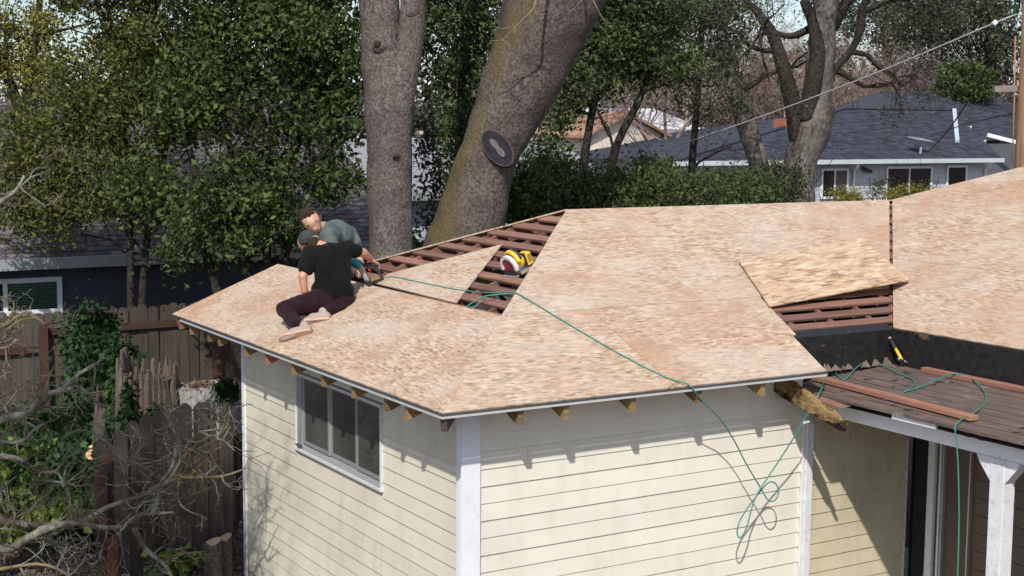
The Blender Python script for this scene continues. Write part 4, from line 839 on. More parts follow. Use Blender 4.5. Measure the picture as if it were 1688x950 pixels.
# ---- forked oak and its leaning neighbour
def oak():
    D = 32; base = gz(at(1318, 420, D)); root = tree_root('oak_tree', base, 'forked oak with patchy pale bark in front of the slate-roofed house'); k = MB()
    trunk_mesh(k, [base, at(1316, 350, D), at(1318, 300, D), at(1322, 260, D), at(1338, 215, D), at(1350, 170, D)], [.46, .37, .35, .36, .42, .36], 22, .06, 6, 2)
    trunk_mesh(k, [at(1345, 190, D), at(1350, 130, D), at(1354, 70, D), at(1362, 0, D), at(1370, -90, D)], [.33, .32, .30, .27, .2], 16, .06, 6, 3)
    part(k, 'trunk', M['bark_oak'], root)
    k = MB(); trunk_mesh(k, [at(1318, 240, D - .1), at(1308, 180, D - .1), at(1296, 130, D - .1), at(1283, 85, D - .1), at(1270, 50, D - .1), at(1240, 10, D - .1)], [.22, .19, .17, .15, .12, .08], 12, .06, 5, 4)
    trunk_mesh(k, [at(1330, 200, D - .2), at(1338, 150, D - .25), at(1348, 90, D - .3), at(1340, 40, D - .3), at(1325, 0, D - .3)], [.2, .19, .17, .12, .1], 12, .06, 5, 5)
    trunk_mesh(k, [at(1366, 150, D), at(1376, 115, D), at(1402, 85, D), at(1418, 50, D), at(1422, 15, D), at(1438, -20, D)], [.07, .075, .08, .09, .10, .08], 9, .06, 5, 6)
    trunk_mesh(k, [at(1358, 60, D), at(1378, 30, D), at(1395, 5, D), at(1420, -20, D)], [.2, .16, .12, .1], 10, .05, 5, 7)
    trunk_mesh(k, [at(1270, 50, D), at(1300, 60, D), at(1330, 50, D), at(1350, 30, D)], [.05, .07, .08, .08], 8, .05, 5, 8)
    rg = random.Random(8); tips = []
    for q, d in (((1240, 10), (-.8, 0, .4)), ((1270, 50), (-.8, -.3, -.1)), ((1325, 0), (-.4, 0, .8)), ((1370, -60), (.2, 0, 1)), ((1420, 20), (.5, -.4, .2)), ((1402, 85), (.9, -.5, -.2)), ((1438, -20), (.8, -.4, .1)), ((1420, -20), (.6, -.3, .5)), ((1376, 115), (.8, -.3, -.3)), ((1283, 85), (-.9, .2, .1)), ((1440, -10), (.8, -.5, -.5)), ((1470, 0), (.8, -.5, -.3))):
        branch(k, at(q[0], q[1], D), d, 1.5, .07, 4, rg, .55, 5, (2, 4), -.03, .72, .3, tips)
    part(k, 'limbs', M['bark_dark'], root)
    pts = np.concatenate([np.array(t_) + rng.normal(size=(7, 3)) * .16 for t_ in tips])
    foliage('crown', pts, .06, LF['oak'], root, 5)
oak()
def lean():
    D = 33.5; base = gz(at(1268, 420, D)); root = tree_root('oak_tree', base, 'slanting bare oak stem left of the forked oak, leaning over the shrubs'); root['label'] = 'slanting single oak stem between the brick chimney and the shrubs'; k = MB()
    trunk_mesh(k, [base, at(1262, 330, D), at(1250, 270, D), at(1232, 210, D), at(1214, 160, D), at(1198, 110, D), at(1190, 50, D), at(1180, -40, D)], [.32, .24, .23, .23, .21, .18, .15, .12], 14, .06, 6, 5)
    part(k, 'trunk', M['bark_oak'], root); rg = random.Random(9); k = MB(); tips = []
    for q, d in (((1198, 110), (-.9, 0, .3)), ((1190, 50), (.7, 0, .5)), ((1214, 160), (.6, -.2, .5)), ((1180, -20), (-.5, 0, .6)), ((1205, 130), (-.6, -.6, .1))): branch(k, at(*q, D), d, 1.8, .08, 4, rg, .5, 5, (2, 4), 0, .7, .25, tips)
    part(k, 'limbs', M['bark_dark'], root); foliage('crown', np.concatenate([np.array(t_) + rng.normal(size=(12, 3)) * .22 for t_ in tips]), .07, LF['olive'], root, 6)
lean()
# ---- bare trees far behind
def bare_mesh(seed, h=9):
    rg = random.Random(seed); k = MB(); 
    trunk_mesh(k, [(0, 0, -.2), (.1, 0, 1.2), (.05, .1, 2.4)], [.22, .17, .14], 7, .05, 4, seed)
    for j in range(5): branch(k, (.05, .08, 1.4 + j * .25), (rg.uniform(-.8, .8), rg.uniform(-.8, .8), 1.0), h * .33, .08, 5, rg, .42, 4, (2, 4), .06, .70, .16, None, .006)
    return k.mesh('bare_tree_crown', M['twig_far'], True)
bms = [bare_mesh(s) for s in (21, 22, 23)]
far = [(1085, 52), (1150, 56), (1215, 50), (1262, 60), (1310, 66), (1345, 54), (1395, 62), (1430, 58), (1470, 66), (1500, 58), (1540, 64), (1590, 70), (1640, 62), (1020, 60), (960, 66), (1240, 70), (1375, 72), (1450, 74), (1180, 64)]
for i, (x, D) in enumerate(far):
    D = max(D, 66 + (i % 4) * 3) if x > 1090 else D; b = gz(at(x, 230, D)); b.z = .3 + max(0, D - 30) * .012; r_ = tree_root('bare_tree', b, 'leafless reddish tree in the thicket beyond the slate-roofed house', 'tree', 'leafless trees in the thicket')
    o = inst(bms[i % 3], 'branches', r_); o.rotation_euler = (0, 0, random.uniform(0, 6.28)); s_ = random.uniform(.8, 1.15); o.scale = (s_ * 1.15, s_ * 1.15, s_)
# evergreens far right
evergreen(1640, 62, [[(1640, 300, 0), (1636, 160, 0), (1630, 60, 0), (1625, -30, 0)]], [(1620, 60, 0, 70, 2.4, 50), (1560, 30, 0, 70, 2.4, 40), (1670, 90, 0, 50, 2.0, 45), (1500, 40, 2, 60, 2.2, 40), (1600, -10, 0, 120, 2.5, 40)], 15000, .17, 'oak', 'tall dull green tree behind the utility pole', 31, .6, 45, .25, shell=.6)
evergreen(1470, 75, [[(1470, 300, 0), (1466, 160, 0), (1460, 60, 0), (1465, -30, 0)]], [(1450, 30, 0, 60, 2.4, 40), (1400, 10, 0, 60, 2.4, 40), (1500, 90, 0, 50, 2.0, 45)], 7000, .18, 'oak', 'hazy green tree rising behind the slate roof ridge', 32, .6, 40, .25, shell=.6)
shrub(1590, 135, 60, 1.5, .95, 7000, .13, 'mid', 'rounded olive-green bush just above the slate roof', 33, group=None)
# the wood on the skyline
def skyline():
    r = np.random.default_rng(77); out = []
    for i in range(150):
        x = r.uniform(-500, 2200); D = r.uniform(75, 120); h = r.uniform(4, 9) if x > 650 else r.uniform(3.0, 7.5); c = at(x, 200, D); c = np.array([c.x, c.y, h * .55]); m = int(130)
        d = r.normal(size=(m, 3)); d /= np.linalg.norm(d, axis=1)[:, None]; q = c + d * (r.uniform(.3, 1, m) ** .4)[:, None] * np.array([2.6, 2.6, h * .5]); out.append(np.repeat(q, 5, 0) + r.normal(size=(m * 5, 3)) * .5)
    o = foliage('distant_wood', np.concatenate(out), .5, leafm('far_leaf', (.05, .055, .035), (.085, .085, .055), (.13, .12, .085)), None, 7); tag(o, 'far-off belt of mixed trees along the skyline', 'wood', kind='stuff')
skyline()

# ================================================================== neighbouring houses
def shingle_mat(name, c, var=.25, course=.14):
    t = NT(name); v = t.mapping(); g = t.n('ShaderNodeNewGeometry'); r = g.outputs['Random Per Island']; n = t.noise(v, 40, 4, .6); b = t.noise(v, .8, 4)
    f = t.math('ADD', t.math('MULTIPLY', r, .55), t.math('ADD', t.math('MULTIPLY', n, .25), t.math('MULTIPLY', b, .2))); col = t.ramp(f, [(.2, tuple(x * (1 - var) for x in c)), (.8, tuple(x * (1 + var) for x in c))]); return t.fin(col, .9, .15)
def shingles(x0, x1, y0, z0, y1, z1, m, parent, course=.145, tab=.30, x0t=None, x1t=None):
    """courses of overlapping tabs on a slope that faces -y; one joined mesh"""
    r = random.Random(int(x0 * 10)); L = math.hypot(y1 - y0, z1 - z0); uy, uz = (y1 - y0) / L, (z1 - z0) / L; ny, nz_ = -uz, uy; k = MB(); s = 0; j = 0
    while s < L - .02:
        t_ = s / L; a = x0 + ((x0t if x0t is not None else x0) - x0) * t_; b = x1 + ((x1t if x1t is not None else x1) - x1) * t_; x = a - r.uniform(0, tab)
        while x < b:
            w = tab * r.uniform(.6, 1.25); xa, xb = max(a, x), min(b, x + w - .006); e = r.uniform(0, .012); h = .010 + r.uniform(0, .006)
            if xb - xa > .02:
                s0, s1 = s - e, min(L, s + course + .02); P0 = lambda xx, ss, hh: (xx, y0 + uy * ss + ny * hh, z0 + uz * ss + nz_ * hh)
                k.add([P0(xa, s0, h), P0(xb, s0, h), P0(xb, s1, .002), P0(xa, s1, .002), P0(xa, s0, -.004), P0(xb, s0, -.004)], [(0, 1, 2, 3), (4, 5, 1, 0)])
            x += w
        s += course; j += 1
    return k.build('shingles', m, parent, kind='stuff')
def clear_glass():
    t = NT('clear_glass'); tr = t.n('ShaderNodeBsdfTransparent'); tr.inputs[0].default_value = (.75, .85, .8, 1); gl = t.n('ShaderNodeBsdfGlossy'); gl.inputs['Roughness'].default_value = .03; fr = t.n('ShaderNodeFresnel'); fr.inputs[0].default_value = 1.5
    m = t.n('ShaderNodeMixShader'); t.l(fr.outputs[0], m.inputs[0]); t.l(tr.outputs[0], m.inputs[1]); t.l(gl.outputs[0], m.inputs[2]); t.l(m.outputs[0], t.out.inputs[0]); return t.m
M['clear'] = clear_glass()
M['navy'] = flat('navy_siding', (.055, .064, .084), .6, .3, var=.15, scale=2)
M['gutter'] = flat('grey_gutter', (.30, .33, .34), .5, .4, var=.1, scale=3, dirt=((.12, .13, .12, 1), .4))
def left_house():
    root = empty('neighbour_house', (0, 13.5, 0)); tag(root, 'dark navy house with grey shingle roof and white window beyond the fence', 'house')
    def pb(name, a, b, m, par=None, bevel=0):
        o = box(name, a, b, m, par or root, bevel)
        if par is None: o.matrix_parent_inverse = Matrix.Translation((0, -13.5, 0))
        return o
    wall = MB(); wall.box((-11, 13.5, -.1), (6.0, 22, 2.36)); wall = part(wall, 'wall', M['navy'], root, False)
    for i, z in enumerate((.0, .62, 1.23, 1.84)):
        k = MB(); k.box((-11.02, 13.472, z), (6.02, 13.499, z + .60)); k.build('siding_panel', M['navy'], wall)
    rf = MB(); rf.prism([(-12, 13.05, 2.42), (-12, 17.8, 4.72), (-12, 22.5, 2.42)], (18.6, 0, 0)); rf = part(rf, 'roof', flat('roof_deck', (.08, .075, .08), .9), root, False)
    shingles(-5, 6.6, 13.05, 2.425, 17.8, 4.725, shingle_mat('grey_shingle', (.115, .104, .110), .4), rf)  # partial shade over this roof is painted in as a lower grey
    pb('gutter', (-12, 12.94, 2.27), (6.65, 13.045, 2.43), M['gutter'], rf); pb('soffit', (-12, 13.05, 2.36), (6.6, 13.5, 2.415), flat('soffit_dark', (.05, .055, .065), .8), rf)
    # window
    a = ray_hit(-60, 455, (0, 1, 0), 13.47); b = ray_hit(102, 516, (0, 1, 0), 13.47); zt, zb_ = 2.105, 1.56; x0, x1 = a.x, b.x
    w = MB(); f = .07
    w.box((x0, 13.41, zb_), (x1, 13.471, zb_ + f)); w.box((x0, 13.41, zt - f), (x1, 13.471, zt)); w.box((x0, 13.41, zb_ + f), (x0 + f, 13.471, zt - f)); w.box((x1 - f, 13.41, zb_ + f), (x1, 13.471, zt - f)); xm = ray_hit(8, 480, (0, 1, 0), 13.45).x; w.box((xm - .03, 13.415, zb_ + f), (xm + .03, 13.471, zt - f))
    w = part(w, 'window', M['white'], root, False)
    for p, q in ((x0 + f, xm - .03), (xm + .03, x1 - f)):
        k = MB(); k.box((p, 13.44, zb_ + f), (q, 13.443, zt - f)); k.build('pane', M['clear'], w)
    for i in range(11):
        k = MB(); k.box((xm + .03, 13.450, zb_ + f + .02 + i * .036), (x1 - f, 13.456, zb_ + f + .043 + i * .036)); k.build('blind_slat', flat('blind', (.33, .40, .36), .6) if i == 0 else bpy.data.materials['blind'], w)
    ch = MB(); ch.box((4.3, 17.0, 4.2), (4.95, 17.6, 5.15)); ch.box((4.25, 16.95, 5.15), (5.0, 17.65, 5.27)); c = ch; 
    t = NT('brick_chimney'); bt = t.n('ShaderNodeTexBrick'); t.l(t.mapping((1, 1, 1), (math.pi / 2, 0, 0)), bt.inputs['Vector']); bt.inputs['Scale'].default_value = 5; bt.inputs['Color1'].default_value = (.38, .13, .08, 1); bt.inputs['Color2'].default_value = (.30, .10, .06, 1); bt.inputs['Mortar'].default_value = (.3, .25, .22, 1); bt.inputs['Mortar Size'].default_value = .012
    M['brick'] = t.fin(bt.outputs[0], .9, .1); part(ch, 'chimney', M['brick'], root, False)
left_house()
def gable_house(name, label, x0, x1, y0, y1, zb_, ze, zr, wallm, roofm, ridge='x', wins=(), over=.35, win_m=None):
    root = empty(name, ((x0 + x1) / 2, y0, zb_)); tag(root, label, 'house'); k = MB(); k.box((x0, y0, zb_ - .3), (x1, y1, ze)); 
    if ridge == 'y': k.prism([(x0, y0, ze), ((x0 + x1) / 2, y0, zr), (x1, y0, ze)], (0, y1 - y0, 0))
    part(k, 'wall', wallm, root, False); k = MB(); o_ = over
    if ridge == 'x':
        ym = (y0 + y1) / 2; sl = (zr - ze) / (ym - y0)
        for ya, sg in ((y0, -1), (y1, 1)): k.prism([(x0 - o_, ya + sg * o_, ze - o_ * sl), (x0 - o_, ym, zr), (x0 - o_, ym, zr + .1), (x0 - o_, ya + sg * o_, ze - o_ * sl + .1)], (x1 - x0 + 2 * o_, 0, 0))
        k2 = MB(); k2.box((x0 - o_, y0 - o_ - .1, ze - o_ * sl - .06), (x1 + o_, y0 - o_ + .0, ze - o_ * sl + .08)); part(k2, 'gutter', M['gutter'], root, False)
    else:
        xm = (x0 + x1) / 2; sl = (zr - ze) / (xm - x0)
        for xa, sg in ((x0, -1), (x1, 1)): k.prism([(xa + sg * o_, y0 - o_, ze - o_ * sl), (xm, y0 - o_, zr), (xm, y0 - o_, zr + .1), (xa + sg * o_, y0 - o_, ze - o_ * sl + .1)], (0, y1 - y0 + 2 * o_, 0))
    part(k, 'roof', roofm, root, False)
    for (a, b, c, d) in wins:
        k = MB(); k.box((a - .07, y0 - .04, c - .07), (b + .07, y0 - .002, d + .07)); w = part(k, 'window', M['white'], root, False); k = MB(); k.box((a, y0 - .05, c), (b, y0 - .041, d)); k.build('pane', win_m or M['glass'], w)
    return root
pale = flat('pale_blue_wall', (.42, .47, .52), .7, var=.08, scale=1); cream = flat('cream_wall', (.74, .70, .62), .8, var=.06, scale=1); stucco = flat('stucco_wall', (.72, .62, .50), .8, var=.06, scale=1)
groof = shingle_mat('far_grey_roof', (.24, .24, .26), .3); broof = shingle_mat('far_brown_roof', (.33, .20, .13), .3); whitem = flat('white_metal_roof', (.72, .75, .78), .5, var=.05)
pa = lambda x, y, Y: ray_hit(x, y, (0, 1, 0), Y)
gable_house('neighbour_house', 'pale blue house glimpsed between the two big trunks', 6.7, 13.5, 17.5, 23, -.1, pa(600, 318, 17.1).z, pa(640, 235, 20.2).z, pale, groof, 'x', [(pa(572, 350, 17.4).x, pa(590, 350, 17.4).x, pa(580, 375, 17.4).z, pa(580, 345, 17.4).z)])
gable_house('neighbour_house', 'cream-walled house behind the multi-stemmed evergreen', pa(470, 230, 30).x, pa(612, 230, 30).x, 30, 36, .0, pa(540, 185, 30).z, pa(540, 150, 33).z, cream, groof, 'x', [(pa(590, 240, 29.9).x, pa(606, 240, 29.9).x, pa(590, 258, 29.9).z, pa(590, 232, 29.9).z)])
gable_house('neighbour_house', 'stucco house with a brown gabled roof seen over the shrubs', pa(968, 230, 34).x, pa(1090, 230, 34).x, 34, 40, .1, pa(1030, 222, 34).z, pa(1030, 190, 34).z, stucco, broof, 'y', over=.3)
gable_house('neighbour_house', 'white-roofed house in the distance behind the stucco gable', pa(1040, 220, 46).x, pa(1150, 220, 46).x, 46, 54, .3, pa(1100, 214, 46).z, pa(1100, 183, 50).z, flat('pale_wall', (.55, .6, .65), .7), whitem, 'x')
M['gutter2'] = flat('pale_gutter', (.46, .51, .53), .5, var=.08, scale=2)
def right_house():
    Y = 28.0; root = empty('neighbour_house', (31, Y, .3)); tag(root, 'pale blue-grey bungalow with dark slate-coloured hip roof beyond the ridge', 'house')
    ze = pa(1400, 264, Y - .55).z; xl = pa(1108, 262, Y - .55).x; xr_ = pa(1652, 256, Y - .55).x; zr = pa(1480, 181, Y + 4.2).z; xa = pa(1392, 183, Y + 4.2).x; xb = pa(1573, 178, Y + 4.2).x
    navy_roof = shingle_mat('slate_shingle', (.046, .049, .065), .4); wl_ = flat('blue_grey_siding', (.42, .45, .475), .6, var=.08, scale=1)
    k = MB(); k.box((xl + .5, Y, .1), (xr_ - .2, Y + 8, ze + .05)); wall = part(k, 'wall', wl_, root, False)
    z = .9
    while z < ze - .12:
        k = MB(); k.prism([(xl + 6.5, Y - .035, z), (xl + 6.5, Y - .002, z), (xl + 6.5, Y - .002, z + .185), (xl + 6.5, Y - .012, z + .185)], (xr_ - .3 - xl - 6.5, 0, 0)); k.build('siding_board', wl_, wall); z += .17
    # hip roof body and shingles
    y0, ym, y1 = Y - .55, Y + 4.2, Y + 9; k = MB()
    k.add([(xl, y0, ze), (xr_, y0, ze), (xr_, y1, ze), (xl, y1, ze), (xa, ym, zr), (xb, ym, zr), (xr_, ym, zr)], [(0, 1, 6, 5, 4), (2, 3, 4, 5, 6), (3, 0, 4), (1, 2, 6), (0, 3, 2, 1)]); rf = part(k, 'roof', navy_roof, root, False)
    shingles(xl, xr_, y0, ze + .004, ym, zr + .004, navy_roof, rf, .15, .3, xa, xb + .0)
    k = MB(); k.box((xl - .05, y0 - .12, ze - .13), (xr_, y0 - .002, ze + .015)); k.build('gutter', M['gutter2'], rf)
    k = MB(); k.bar((xa, ym, zr + .03), (xb, ym, zr + .03), .25, .05); k.bar((xl, y0, ze + .03), (xa, ym, zr + .03), .22, .05); k.build('ridge_cap', navy_roof, rf)
    # taller part to the right
    X2a = pa(1582, 200, Y + 2).x; zt = pa(1640, 232, Y + 2).z; zt2 = pa(1640, 156, Y + 6.5).z; X2b = X2a + 7
    k = MB(); k.add([(X2a, Y + 2, zt), (X2b, Y + 2, zt), (X2b, Y + 6.5, zt2), (X2a + .3, Y + 6.5, zt2), (X2a - 2.4, Y + 10.5, zt), (X2b, Y + 10.5, zt)], [(0, 1, 2, 3), (3, 2, 5, 4), (0, 3, 4)]); r2 = part(k, 'upper_roof', navy_roof, root, False)
    shingles(X2a, X2b, Y + 2, zt + .004, Y + 6.5, zt2 + .004, navy_roof, r2, .15, .3, X2a + .3)
    k = MB(); k.box((X2a, Y + 1.86, zt - .12), (X2a + 1.35, Y + 1.995, zt + .03)); k.build('gutter', M['white'], r2)
    k = MB(); k.bar((X2a + 1.1, Y + 1.6, zt + .22), (X2a + 2.6, Y + 1.0, zt - .15), .1, .14); k.bar((X2a + .9, Y + 2.2, zt + .12), (X2a + 1.6, Y + 2.9, zt + .5), .1, .1); k.build('barge_board', M['white'], r2)
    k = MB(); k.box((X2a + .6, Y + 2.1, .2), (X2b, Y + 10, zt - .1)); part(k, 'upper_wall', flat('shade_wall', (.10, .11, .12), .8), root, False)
    sl_ = (zr - ze) / (ym - y0); onr = lambda x, y, e: ray_hit(x, y, (0, -sl_, 1), ze - sl_ * y0 + e); k = MB(); k.bar(onr(1573, 181, .06), onr(1578, 233, .06), .15, .10); k.build('valley_flashing', flat('pale_flashing', (.45, .52, .58), .5), rf)
    # openings
    def win(x0, y0_, x1, y1_, panes, name='window'):
        A = pa(x0, y0_, Y - .06); B = pa(x1, y1_, Y - .06); zt_, zb_ = A.z, B.z; xa_, xb_ = A.x, B.x; k = MB(); f = .075
        k.box((xa_, Y - .09, zt_ - f), (xb_, Y - .036, zt_)); k.box((xa_, Y - .09, zb_), (xb_, Y - .036, zb_ + f)); k.box((xa_, Y - .09, zb_ + f), (xa_ + f, Y - .036, zt_ - f)); k.box((xb_ - f, Y - .09, zb_ + f), (xb_, Y - .036, zt_ - f))
        n = panes; w = (xb_ - xa_ - 2 * f) / n
        for i in range(1, n): k.box((xa_ + f + i * w - .03, Y - .085, zb_ + f), (xa_ + f + i * w + .03, Y - .036, zt_ - f))
        o = part(k, name, M['white'], root, False)
        for i in range(n):
            k = MB(); k.box((xa_ + f + i * w, Y - .060, zb_ + f), (xa_ + f + (i + 1) * w, Y - .052, zt_ - f)); k.build('pane', M['dark_glass'] if (name == 'patio_door' or i == 0) else M['glass'], o)
    win(1354, 278, 1397, 327, 2); win(1461, 275, 1534, 345, 2, 'patio_door'); win(1561, 273, 1592, 330, 1, 'side_door')
    # vent pipe, dish, chimney, downspouts, lamp
    k = MB(); p = pa(1409, 186, Y + 4.8); k.tube([(p.x, p.y, zr - .5), (p.x, p.y, zr + .33)], .12, 10); part(k, 'vent_pipe', flat('vent_dark', (.03, .035, .05), .6), root)
    k = MB(); p = onr(1517, 254, 0); k.tube([(p.x, p.y, p.z - .05), (p.x + .03, p.y, p.z + .45)], .045, 8); k.prism([(p.x - .42, p.y - .22, p.z + .50), (p.x + .34, p.y - .22, p.z + .42), (p.x + .34, p.y + .22, p.z + .50), (p.x - .42, p.y + .22, p.z + .58)], (0, 0, .04)); part(k, 'satellite_dish', flat('dish_grey', (.28, .29, .31), .5), root, False)
    k = MB(); p = pa(1296, 240, Y + 2.5); k.box((p.x - .36, p.y - .3, ze), (p.x + .36, p.y + .3, pa(1296, 196, Y + 2.5).z)); part(k, 'chimney', M['brick'], root, False)
    for x in (1406, 1622):
        p = pa(x, 290, Y - .05); k = MB(); k.tube([(p.x - .35, Y - .6, ze - .1), (p.x - .3, Y - .55, ze - .2), (p.x, Y - .1, ze - .38), (p.x, Y - .08, .4)], .05, 8); part(k, 'downspout', M['white'], root)
    p = pa(1432, 281, Y - .2); k = MB(); k.bar((p.x - .15, Y - .02, p.z + .08), (p.x + .12, Y - .25, p.z - .06), .14, .12); part(k, 'wall_lamp', blk, root, False)
right_house()
for i, (x, y, s_) in enumerate(((1390, 326, .38), (1408, 330, .30), (1478, 320, .36), (1518, 318, .26))):
    shrub(x, y, 43, s_, s_ * .6, 900, .07, 'yellow', ['yellow-flowering shrub under the bungalow window', 'yellow-flowering shrub beside the bungalow downspout', 'yellow-flowering shrub before the left patio door pane', 'yellow-flowering shrub before the right patio door pane'][i], 60 + i, 'flowering_shrub', 'yellow shrubs by the bungalow')
shrub(1446, 306, 44, .32, .35, 260, .06, 'oak', 'sparse grey-green sapling against the pale bungalow wall', 66, 'sapling', None)

# ---- utility pole and cables
pb_ = gz(at(1680, 400, 24)); pole = empty('utility_pole', pb_); tag(pole, 'brown wooden utility pole with a short crossarm beyond the roof', 'pole')
k = MB(); tpz = at(1679, -200, 24).z; k.tube([(pb_.x, pb_.y, -.1), (pb_.x, pb_.y, 3), (pb_.x, pb_.y, tpz)], [.15, .135, .11], 12); part(k, 'pole', wood('pole_timber', (.26, .15, .09), (.12, .065, .04), 2, scale=.6), pole)
k = MB(); a, b = at(1638, 147, 23.8), at(1740, 144, 23.9); k.bar(a, b, .09, .10); part(k, 'crossarm', wood('arm_timber', (.25, .22, .19), (.12, .10, .09), 0), pole, False)
k = MB(); k.tube([at(1674, 60, 23.84), at(1672, 160, 23.84), at(1669, 270, 23.84)], .012, 6); part(k, 'conduit', wood('conduit_timber', (.40, .22, .11), (.22, .11, .06), 2), pole)
k = MB(); a, b = at(1640, 38, 23.9), at(1062, 258, 31); mid = (a + b) / 2 - Vector((0, 0, .10)); k.tube(smooth_path([at(1676, 24, 24), a, a.lerp(mid, .5) - Vector((0, 0, .03)), mid, mid.lerp(b, .5) - Vector((0, 0, .02)), b, at(1030, 268, 31.5)], 5), .0145, 6)
o = k.build('service_cable', flat('cable_grey', (.34, .34, .34), .6), smooth=True); tag(o, 'pale thick service cable sloping down from the utility pole', 'cable')
k = MB(); k.tube([at(1637, 36, 23.9), at(1642, 40, 23.9)], .05, 8); k.build('clamp', M['white'], o)
k = MB(); k.tube(smooth_path([at(1672, 40, 24), at(1640, 85, 26), at(1600, 160, 30), at(1560, 218, 36), at(1530, 250, 42)], 6), .018, 5); o = k.build('drop_cable', flat('cable_black', (.02, .02, .022), .6), smooth=True); tag(o, 'black cable running from the pole down to the bungalow roof', 'cable')
k = MB(); k.tube(smooth_path([at(1672, 188, 24), at(1620, 198, 28), at(1560, 215, 36), at(1525, 228, 42)], 6), .012, 5); o = k.build('thin_cable', bpy.data.materials['cable_black'], smooth=True); tag(o, 'thin black wire from the pole to the dish on the bungalow roof', 'cable')

# ================================================================== back yard: fences, stumps, ivy, fallen limbs
M['picket'] = wood('weathered_picket', (.108, .088, .070), (.048, .037, .030), 2, spread=.5)  # weathered wood; shade over the yard is also put into its tone
M['picket_b'] = wood('dark_picket', (.074, .060, .052), (.03, .024, .021), 2, spread=.7)  # darker boards, the yard's shade painted into the colour too
M['rail'] = wood('red_brown_rail', (.085, .046, .037), (.045, .024, .019), 0)
fence = empty('board_fence', (0, 11.6, 0)); tag(fence, 'weathered dog-eared board fence with red-brown rails in front of the navy house', 'fence')
def picket_mesh(w, h, m, ear=.035):
    k = MB(); k.prism([(-w / 2, 0, 0), (w / 2, 0, 0), (w / 2, 0, h - ear), (w / 2 - ear, 0, h), (-w / 2 + ear, 0, h), (-w / 2, 0, h - ear)], (0, .018, 0)); me = k.mesh('picket', m); bm = bmesh.new(); bm.from_mesh(me); bmesh.ops.recalc_face_normals(bm, faces=bm.faces); bm.to_mesh(me); bm.free(); return me
pm = [picket_mesh(.138, h, M['picket']) for h in (1.83, 1.81, 1.845)]
def add_part(o, root): o.parent = root; o.matrix_parent_inverse = Matrix.Translation(-root.location); return o
x = -4.2
while x < 5.2: o = inst(random.choice(pm), 'picket', None, (x, 11.60 + random.uniform(-.004, .004), random.uniform(-.02, .02)), (random.uniform(-.008, .008), random.uniform(-.012, .012), 0)); add_part(o, fence); x += .146
px0 = ray_hit(72, 560, (0, 1, 0), 11.5).x
for xx in (px0 - 2.44, px0, px0 + 2.44, px0 + 4.88):
    k = MB(); k.box((xx - .05, 11.46, -.1), (xx + .05, 11.55, 1.66)); part(k, 'post', M['rail'], fence, False)
for xa, xb, zs in ((-4.2, px0 - .051, (1.33, .22)), (px0 + .051, px0 + 2.39, (1.56, .25)), (px0 + 2.49, 5.2, (1.58, .25))):
    for zz in zs: k = MB(); k.box((xa, 11.545, zz - .05), (xb, 11.592, zz + .045)); part(k, 'rail', M['rail'], fence, False)
# the short side fence against the house
sf = empty('side_fence', (0, 5.05, 0)); tag(sf, 'dark scallop-topped board fence butting the rear corner of the cream house', 'fence')
x = .36; i = 0
while x > -.86:
    h = 1.72 + .02 * math.sin(i * 1.3) + random.uniform(-.02, .03) - max(0, -x - .1) * .30; o = inst(picket_mesh(.136, h, M['picket_b'], .045), 'picket', None, (x - .06, 5.05 + (.011 if i % 2 else -.011), -.02), (random.uniform(-.01, .01), random.uniform(-.012, .012), 0)); add_part(o, sf); x -= .130; i += 1
k = MB(); k.box((-.92, 5.07, 1.2), (.38, 5.11, 1.29)); part(k, 'rail', M['rail'], sf, False); k = MB(); k.box((-.98, 5.0, -.05), (-.88, 5.1, 1.15)); part(k, 'post', M['rail'], sf, False)
k = MB(); k.box((-.90, 4.98, -.02), (-.80, 5.03, .50)); part(k, 'brace_post', wood('reddish_brace', (.16, .06, .04), (.08, .03, .02), 2), sf, False)
# splintered stump and the pale cut stump behind it
def ragged(name, px, py_top, D, w, label, m, jag, n=26, lean=0):
    top = at(px, py_top, D); base = gz(top); root = tag(empty(name, base), label, 'stump'); rg = random.Random(int(px)); k = MB(); r0 = w / 2
    for i in range(n):
        a = 2 * math.pi * i / n; rr_ = r0 * (1 + rg.uniform(-.08, .08)); p = base + Vector((math.cos(a) * rr_ * 1.12, math.sin(a) * rr_ * 1.12, -.05)); ht = top.z + jag * rg.uniform(-.6, .3) + .5 * jag * math.sin(3 * a + 1) - (.5 + .5 * math.cos(a - 5.6)) * jag * .8
        q = base + Vector((math.cos(a) * rr_ + lean, math.sin(a) * rr_, ht)); wd = 2 * math.pi * rr_ / n * rg.uniform(.8, 1.25); k.tube([p, p.lerp(q, .7), p.lerp(q, .9), q + Vector((rg.uniform(-.02, .02), rg.uniform(-.02, .02), rg.uniform(0, .05)))], [wd * .72, wd * .72, wd * .66, wd * .30], 5)
    k.tube([base, base + Vector((lean * .8, 0, top.z - jag * 1.3))], [r0 * 1.0, r0 * .93], 14); part(k, 'splintered_trunk', m, root, False); return root
ragged('rotten_stump', 243, 592, 15.6, .58, 'tall rotten stump with a splintered top wrapped in ivy', wood('rotten_grey', (.175, .135, .105), (.045, .033, .026), 2, scale=.7, spread=.3), .16, 30)
ragged('rotten_stump', 168, 655, 16.4, .34, 'narrow split grey snag leaning beside the ivy mound', wood('rotten_grey_b', (.10, .078, .064), (.04, .03, .025), 2, scale=.7), .16, 22, .12)
